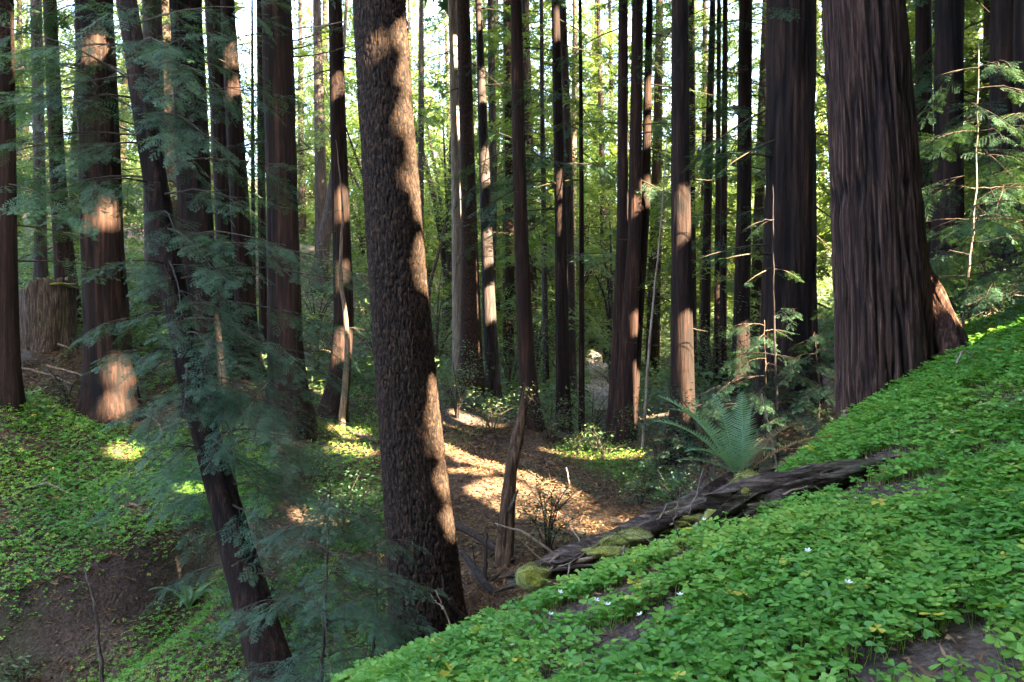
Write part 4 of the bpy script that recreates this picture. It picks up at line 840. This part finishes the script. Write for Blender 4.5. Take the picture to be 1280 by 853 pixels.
rt, b = log('rotten split log chunk ending in a mossy knob, upslope of the long mossy log', [(918, 640, 4.6), (960, 617, 4.62), (1010, 602, 4.65), (1062, 590, 4.7), (1100, 583, 4.75)], [.095, .08, .065, .06, .04], sd=11, amp=1.1, ragged=.18)
moss(rt, b, P(925, 614, 4.62), .055, .06, .05, 12); moss(rt, b, P(936, 600, 4.72), .075, .06, .035, 13); moss(rt, b, P(905, 655, 4.72), .10, .08, .09, 14)
dead(rt, b, P(930, 655, 4.55), P(1010, 608, 4.55), .014, 'pale', -.10); dead(rt, b, P(1005, 640, 4.5), P(1005, 606, 4.5), .006, 'twig')
for k in range(16):
    u_ = U(0, 1); q = P(925+175*u_, 634-52*u_+U(-12, 8), 4.56+.15*u_+U(-.03, .03)); e = q+np.array([U(.10, .28), U(-.02, .06), U(-.01, .08)]); mb = MB(); mb.tube(curve([q, (q+e)/2+rng.normal(0, .008, 3), e], 7, .003), np.array([.004, .012, .014, .013, .01, .007, .002])*U(.6, 1.3), 5); mb.build('splinter', M['log' if k % 3 else 'pale'], rt, b)
rt, b = log('half buried dark log sunk in the near sorrel below the mossy log', [(730, 803, 3.7), (800, 766, 3.75), (865, 726, 3.95), (935, 690, 4.2)], [.05, .06, .06, .045], sd=17)
rt, b = log('mossy grey log sloping down the bottom left corner', [(28, 812, 8.9), (50, 840, 8.6), (80, 880, 8.3)], [.04, .042, .045], m='grey', sd=19, amp=.2, lay=True)
rt, b = log('grey dead branch trunk lying in the gully right of the big fir', [(585, 700, 8.6), (610, 735, 8.2), (640, 765, 7.9)], [.03, .035, .04], m='grey', sd=23, amp=.25)
rt, b = log('pale crossing log in the gully, left end by the big fir', [(565, 655, 10), (600, 672, 9.6), (640, 700, 9.2)], [.03, .04, .035], m='grey', sd=29, amp=.25)
# old cut stump
b = P(60, 440, 16); b[2] = zg1(b[0], b[1]); rt = root('tree_stump', b, 'wide old sawn stump with mossy slanted top on the left bank', 'stump')
na, nz = 72, 40; th = np.linspace(0, 2*np.pi, na, endpoint=False); zz_ = np.linspace(-.3, .95, nz); TH, ZZ = np.meshgrid(th, zz_); R = .40*(1+.25*np.exp(-(ZZ+.1)*3)*(.5+.5*np.cos(5*TH)))+.06*(1-np.abs(2*vnoise(np.cos(TH)*4, np.sin(TH)*4, ZZ*.7, 3)-1))
topz = 0.16*np.cos(TH)*np.clip(ZZ, 0, 1)+.22*vnoise(np.cos(TH)*5, np.sin(TH)*5, 0*ZZ, 4)*np.clip(ZZ, 0, 1)**2
V = np.stack([b[0]+R*np.cos(TH), b[1]+R*np.sin(TH), b[2]+ZZ+topz], -1).reshape(-1, 3); i, j = np.meshgrid(np.arange(nz-1), np.arange(na), indexing='ij')
Q = np.stack([i*na+j, i*na+(j+1) % na, (i+1)*na+(j+1) % na, (i+1)*na+j], -1).reshape(-1, 4); V = np.vstack([V, b+[0, 0, .93]]); jj = np.arange(na)
obj('wood', V, [Q, np.stack([(nz-1)*na+jj, (nz-1)*na+(jj+1) % na, np.full(na, nz*na)], -1)], M['rot'], rt, b, smooth=[True, False])
moss(rt, b, b+[.12, 0, 1.02], .34, .36, .06, 31)
# broken snag
rt, b = log('leaning broken snag with a splintered top beside the gully', [(628, 720, 9.2), (634, 650, 9.3), (638, 590, 9.35), (648, 540, 9.4), (654, 511, 9.4)], [.09, .074, .064, .058, .036], name='broken_snag', cat='snag', m='snag', sd=37, amp=.35, ragged=.22)
dead(rt, b, P(636, 640, 9.25), P(648, 612, 9.2), .03, 'rot'); dead(rt, b, P(634, 690, 9.2), P(612, 640, 9.2), .015, 'rot'); dead(rt, b, P(652, 512, 9.4), P(664, 500, 9.4), .022, 'pale')
# sticks, each its own thing
def stick(label, pts, r, m='pale', cat='stick', name='stick', side=0):
    p = np.array([P(*q) for q in pts]); g_ = zg1(p[0, 0], p[0, 1])
    if cat in ('stake', 'post') and p[0, 2] > g_: p[0, 2] = g_-.03
    if cat in ('branch', 'stick') and p[:, 1].mean() > 7.9: p[:, 2] = np.minimum(p[:, 2], zg(p[:, 0], p[:, 1])+.25)
    b = p[0].copy(); rt = root(name, b, label, cat); mb = MB(); c = curve(p, 18, r*.25); mb.tube(c, np.linspace(r, r*.5, 18), 7); mb.build('wood', M[m], rt, b)
    for k in range(side):
        q = c[int(rng.integers(5, 15))]; L = np.linalg.norm(p[-1]-p[0]); e = q+np.array([U(-.2, .2), U(-.2, .2), U(.02, .25)])*L; dead(rt, b, q, e, r*.55, m, name='twig')
for a in [('reddish broken stake standing in the left bank edge', [(130, 797, 8.7), (118, 755, 8.8), (105, 712, 8.9)], .022, 'rot', 'stake'),
    ('short pale stake standing by the massive redwood foot', [(1062, 545, 6.5), (1060, 530, 6.5), (1057, 514, 6.5)], .022, 'pale', 'stake'),
    ('whitish lichened twig poking out of the sorrel, right of the rotten chunk', [(1104, 665, 4.0), (1125, 640, 4.1), (1150, 612, 4.2)], .010, 'pale', 'twig', 'twig', 2),
    ('long brown twig arching over the sorrel at the bottom', [(790, 812, 3.0), (835, 797, 3.05), (890, 806, 3.0), (925, 825, 2.9)], .006, 'twig', 'twig', 'twig', 2),
    ('forked brown twig under the bottom arching one', [(905, 853, 2.5), (925, 820, 2.55), (938, 800, 2.6)], .005, 'twig', 'twig', 'twig', 1),
    ('dark bent twig amid clover leaves right of the bottom twigs', [(1128, 770, 2.9), (1122, 740, 3.0), (1115, 725, 3.05)], .004, 'pale', 'twig', 'twig'),
    ('thin twig rising from the sorrel tip near the big fir base', [(565, 840, 4.0), (565, 790, 4.1), (545, 738, 4.1)], .006, 'pale', 'twig', 'twig', 2),
    ('thin forked dead shoot above the middle of the mossy log', [(845, 740, 4.3), (852, 690, 4.3), (838, 640, 4.3)], .005, 'twig', 'twig', 'twig', 3),
    ('pale curved vine trailing from log to sorrel', [(850, 690, 4.5), (870, 720, 4.3), (905, 745, 4.1)], .005, 'pale', 'twig', 'twig', 1),
    ('straight dead stalk sticking up beside the sword fern', [(972, 590, 5.6), (964, 545, 5.6), (952, 492, 5.6)], .006, 'pale', 'stalk', 'stalk'),
    ('crooked white branch across the soil before the stump', [(58, 452, 14.6), (78, 430, 14.6), (115, 421, 14.6)], .02, 'pale', 'branch', 'branch', 1),
    ('long thin pole lying left of the stump foot', [(20, 455, 14.2), (60, 447, 14.2), (100, 450, 14.2)], .016, 'pale', 'branch', 'branch'),
    ('second lying pole below the long thin one, left bank', [(15, 462, 13.8), (60, 456, 13.8), (112, 462, 13.8)], .014, 'twig', 'branch', 'branch', 2),
    ('white stick leaning on the stump top', [(72, 372, 15.4), (80, 363, 15.4), (88, 352, 15.4)], .018, 'pale', 'branch', 'branch'),
    ('dark root like branch between the crooked trunk and the big fir', [(436, 538, 15), (455, 546, 14.6), (474, 552, 14.4)], .05, 'rot', 'branch', 'branch'),
    ('long fallen branch crossing the slope left of the big fir', [(380, 598, 12.6), (430, 602, 12.4), (478, 612, 12.2)], .022, 'rot', 'branch', 'branch', 3),
    ('long fallen branch crossing the slope right of the big fir', [(556, 598, 12.4), (590, 603, 12.3), (635, 612, 12.2)], .03, 'rot', 'branch', 'branch', 2),
    ('sunlit bare branch along the dirt bank, upper one', [(660, 588, 13.2), (710, 620, 12.2), (760, 660, 11.2)], .018, 'rot', 'branch', 'branch', 1),
    ('sunlit bare branch along the dirt bank, lower one', [(650, 628, 12), (700, 645, 11.4), (752, 684, 10.6)], .014, 'rot', 'branch', 'branch', 1),
    ('thin bare shoot leaning on the dirt bank right of the snag', [(740, 712, 9.4), (715, 680, 9.6), (704, 648, 9.8)], .009, 'pale', 'shoot', 'shoot', 1),
    ('upright bare shoot by the shaded soil patch', [(714, 620, 12.6), (711, 600, 12.6), (708, 585, 12.6)], .012, 'pale', 'shoot', 'shoot'),
    ('tangled dead branch propped against the big fir base', [(600, 790, 7.6), (570, 760, 7.3), (548, 738, 7.2)], .016, 'twig', 'branch', 'branch', 4),
    ('grey dead branch slanting in the dark gully centre', [(575, 690, 9.2), (605, 720, 8.8), (632, 752, 8.4)], .022, 'grey', 'branch', 'branch', 3),
    ('short broken post in the dark gully by the big fir', [(606, 730, 8.6), (607, 690, 8.6), (608, 650, 8.6)], .022, 'rot', 'post', 'post', 1),
    ('pale leaning stick in the bottom left corner', [(35, 850, 8.2), (30, 830, 8.2), (25, 805, 8.2)], .02, 'pale', 'stick', 'stick', 2),
    ('pale short branch stub on the left bank lip', [(75, 788, 8.9), (88, 790, 8.9), (100, 792, 8.8)], .018, 'pale', 'stick', 'stick'),
    ('brushy dead branch lying on the left sorrel bank', [(30, 612, 11.5), (60, 605, 11.5), (88, 618, 11.4)], .012, 'pale', 'branch', 'branch', 5),
    ('pale stick on the sorrel bank left of the leaning trunk', [(205, 560, 13), (198, 530, 13.2), (180, 505, 13.4)], .014, 'pale', 'stick', 'stick', 1),
    ('bare brown branch tangle at the foot of the trail', [(735, 560, 16.5), (755, 535, 16.5), (775, 518, 16.5)], .02, 'rot', 'branch', 'branch', 4),
    ('crossing dead branches in the dark behind the lit sapling', [(1190, 425, 8.4), (1235, 395, 8.4), (1290, 385, 8.4)], .014, 'pale', 'branch', 'branch', 4),
    ('drooping bare branch right of the sunlit buttress', [(1205, 345, 8.2), (1245, 350, 8.2), (1290, 372, 8.2)], .010, 'pale', 'branch', 'branch', 3),
    ('grey leafless branch tuft on the right top of the sorrel', [(1195, 455, 6.0), (1205, 440, 6.0), (1220, 448, 6.0)], .008, 'pale', 'branch', 'branch', 5)]:
    stick(*a)
# sunlit buttress root of the massive redwood
mb = MB(); c = [P(1150, 330, 7.3), P(1168, 380, 7.15), P(1182, 425, 7.05), P(1192, 470, 7.0)]
V, Q, T = log_geo(c, [.05, .09, .13, .17], sd=41, amp=.6, n=110, na=60, fr=12)
rb = [o for o in bpy.data.objects if o.get('label', '').startswith('massive fluted')][0]
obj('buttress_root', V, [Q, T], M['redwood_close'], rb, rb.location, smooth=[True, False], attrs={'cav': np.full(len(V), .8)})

# ------------------------------------------------------------------ ferns
def frond(mb, base, az, L, rise, bend, npin=34, pl=.10, mi=0, tint=.5):
    """a tapering sword fern frond: rachis with paired pinnae"""
    t = np.linspace(0, 1, npin+4); h = np.array([math.cos(az), math.sin(az), 0]); s = np.array([-math.sin(az), math.cos(az), 0])
    ang = rise-bend*t**1.6; st = L/len(t); pos = base+np.concatenate([[np.zeros(3)], np.cumsum(st*(np.cos(ang)[:, None]*h+np.sin(ang)[:, None]*[0, 0, 1]), 0)[:-1]])
    mb.tube(pos, np.linspace(.004, .0012, len(t))*L/.6, 4, mi=mi, a=.85)
    for i in range(4, len(t)):
        q = t[i]; ln = pl*min(1, .45+2.2*(q-.08))*(1.02-q)**.55*1.1; d = np.cos(ang[i])*h+np.sin(ang[i])*np.array([0, 0, 1]); nrm = np.cross(s, d); tw = U(-.12, .12)
        for e in (1, -1):
            dd = e*s*.96+d*(.28+U(-.05, .05))+nrm*(-.18+tw); dd /= np.linalg.norm(dd); w = d*.5*min(.017, st*.8)*L/.6*1.0
            p = pos[i]; mb.add([p-w*.9, p+w*1.1, p+dd*ln*.5+w*.9-nrm*ln*.02, p+dd*ln*.5-w*.8-nrm*ln*.02, p+dd*ln+d*.004-nrm*ln*.12], [[0, 1, 2], [0, 2, 3], [3, 2, 4]], mi=mi, a=tint)
def fern(label, px, py, d, fronds, m='fern', snap=True):
    b = P(px, py, d)
    if snap: b[2] = zg1(b[0], b[1])
    rt = root('sword_fern', b, label, 'fern')
    for az, L, rise, bend, pl, mm in fronds:
        mb = MB(); frond(mb, b+rng.normal(0, .012, 3)*[1, 1, 0], az, L, rise, bend, pl=pl, tint=U(.3, .8)); mb.build('frond', M[mm], rt, b, smooth=())
R_ = math.radians
fern('tall sword fern with two upright fronds and brown drooping ones', 924, 596, 5.3, [(R_(165), .66, R_(62), R_(42), .125, 'fern'), (R_(185), .62, R_(52), R_(50), .12, 'fern'), (R_(200), .62, R_(66), R_(60), .12, 'fern'), (R_(250), .50, R_(86), R_(10), .125, 'fern'), (R_(120), .52, R_(78), R_(30), .11, 'fern'), (R_(215), .50, R_(40), R_(50), .10, 'fern'), (R_(15), .58, R_(58), R_(66), .085, 'fern_brown'), (R_(-8), .62, R_(40), R_(45), .075, 'fern_brown'), (R_(60), .45, R_(75), R_(40), .06, 'fern'), (R_(30), .45, R_(45), R_(60), .08, 'fern_brown'), (R_(300), .36, R_(60), R_(70), .09, 'fern'), (R_(175), .4, R_(28), R_(40), .09, 'fern')], snap=False)
def fern_any(label, px, py, d, n, L, pl): fern(label, px, py, d, [(k*6.283/n+U(-.3, .3), L*U(.75, 1.15), U(.7, 1.15), U(.9, 1.5), pl, 'fern') for k in range(n)])
fern_any('arching fern on the left bank edge, left of the leaning trunk', 235, 672, 10.5, 11, .62, .08)
fern_any('small fern below the sunlit spot of the left bank', 285, 690, 9.6, 7, .35, .05)
fern_any('fern in the shade behind the big fir, by its right foot', 500, 600, 12.2, 9, .5, .06)
fern_any('fern among the shrubs right of the sunlit grass', 845, 600, 12, 9, .5, .06)
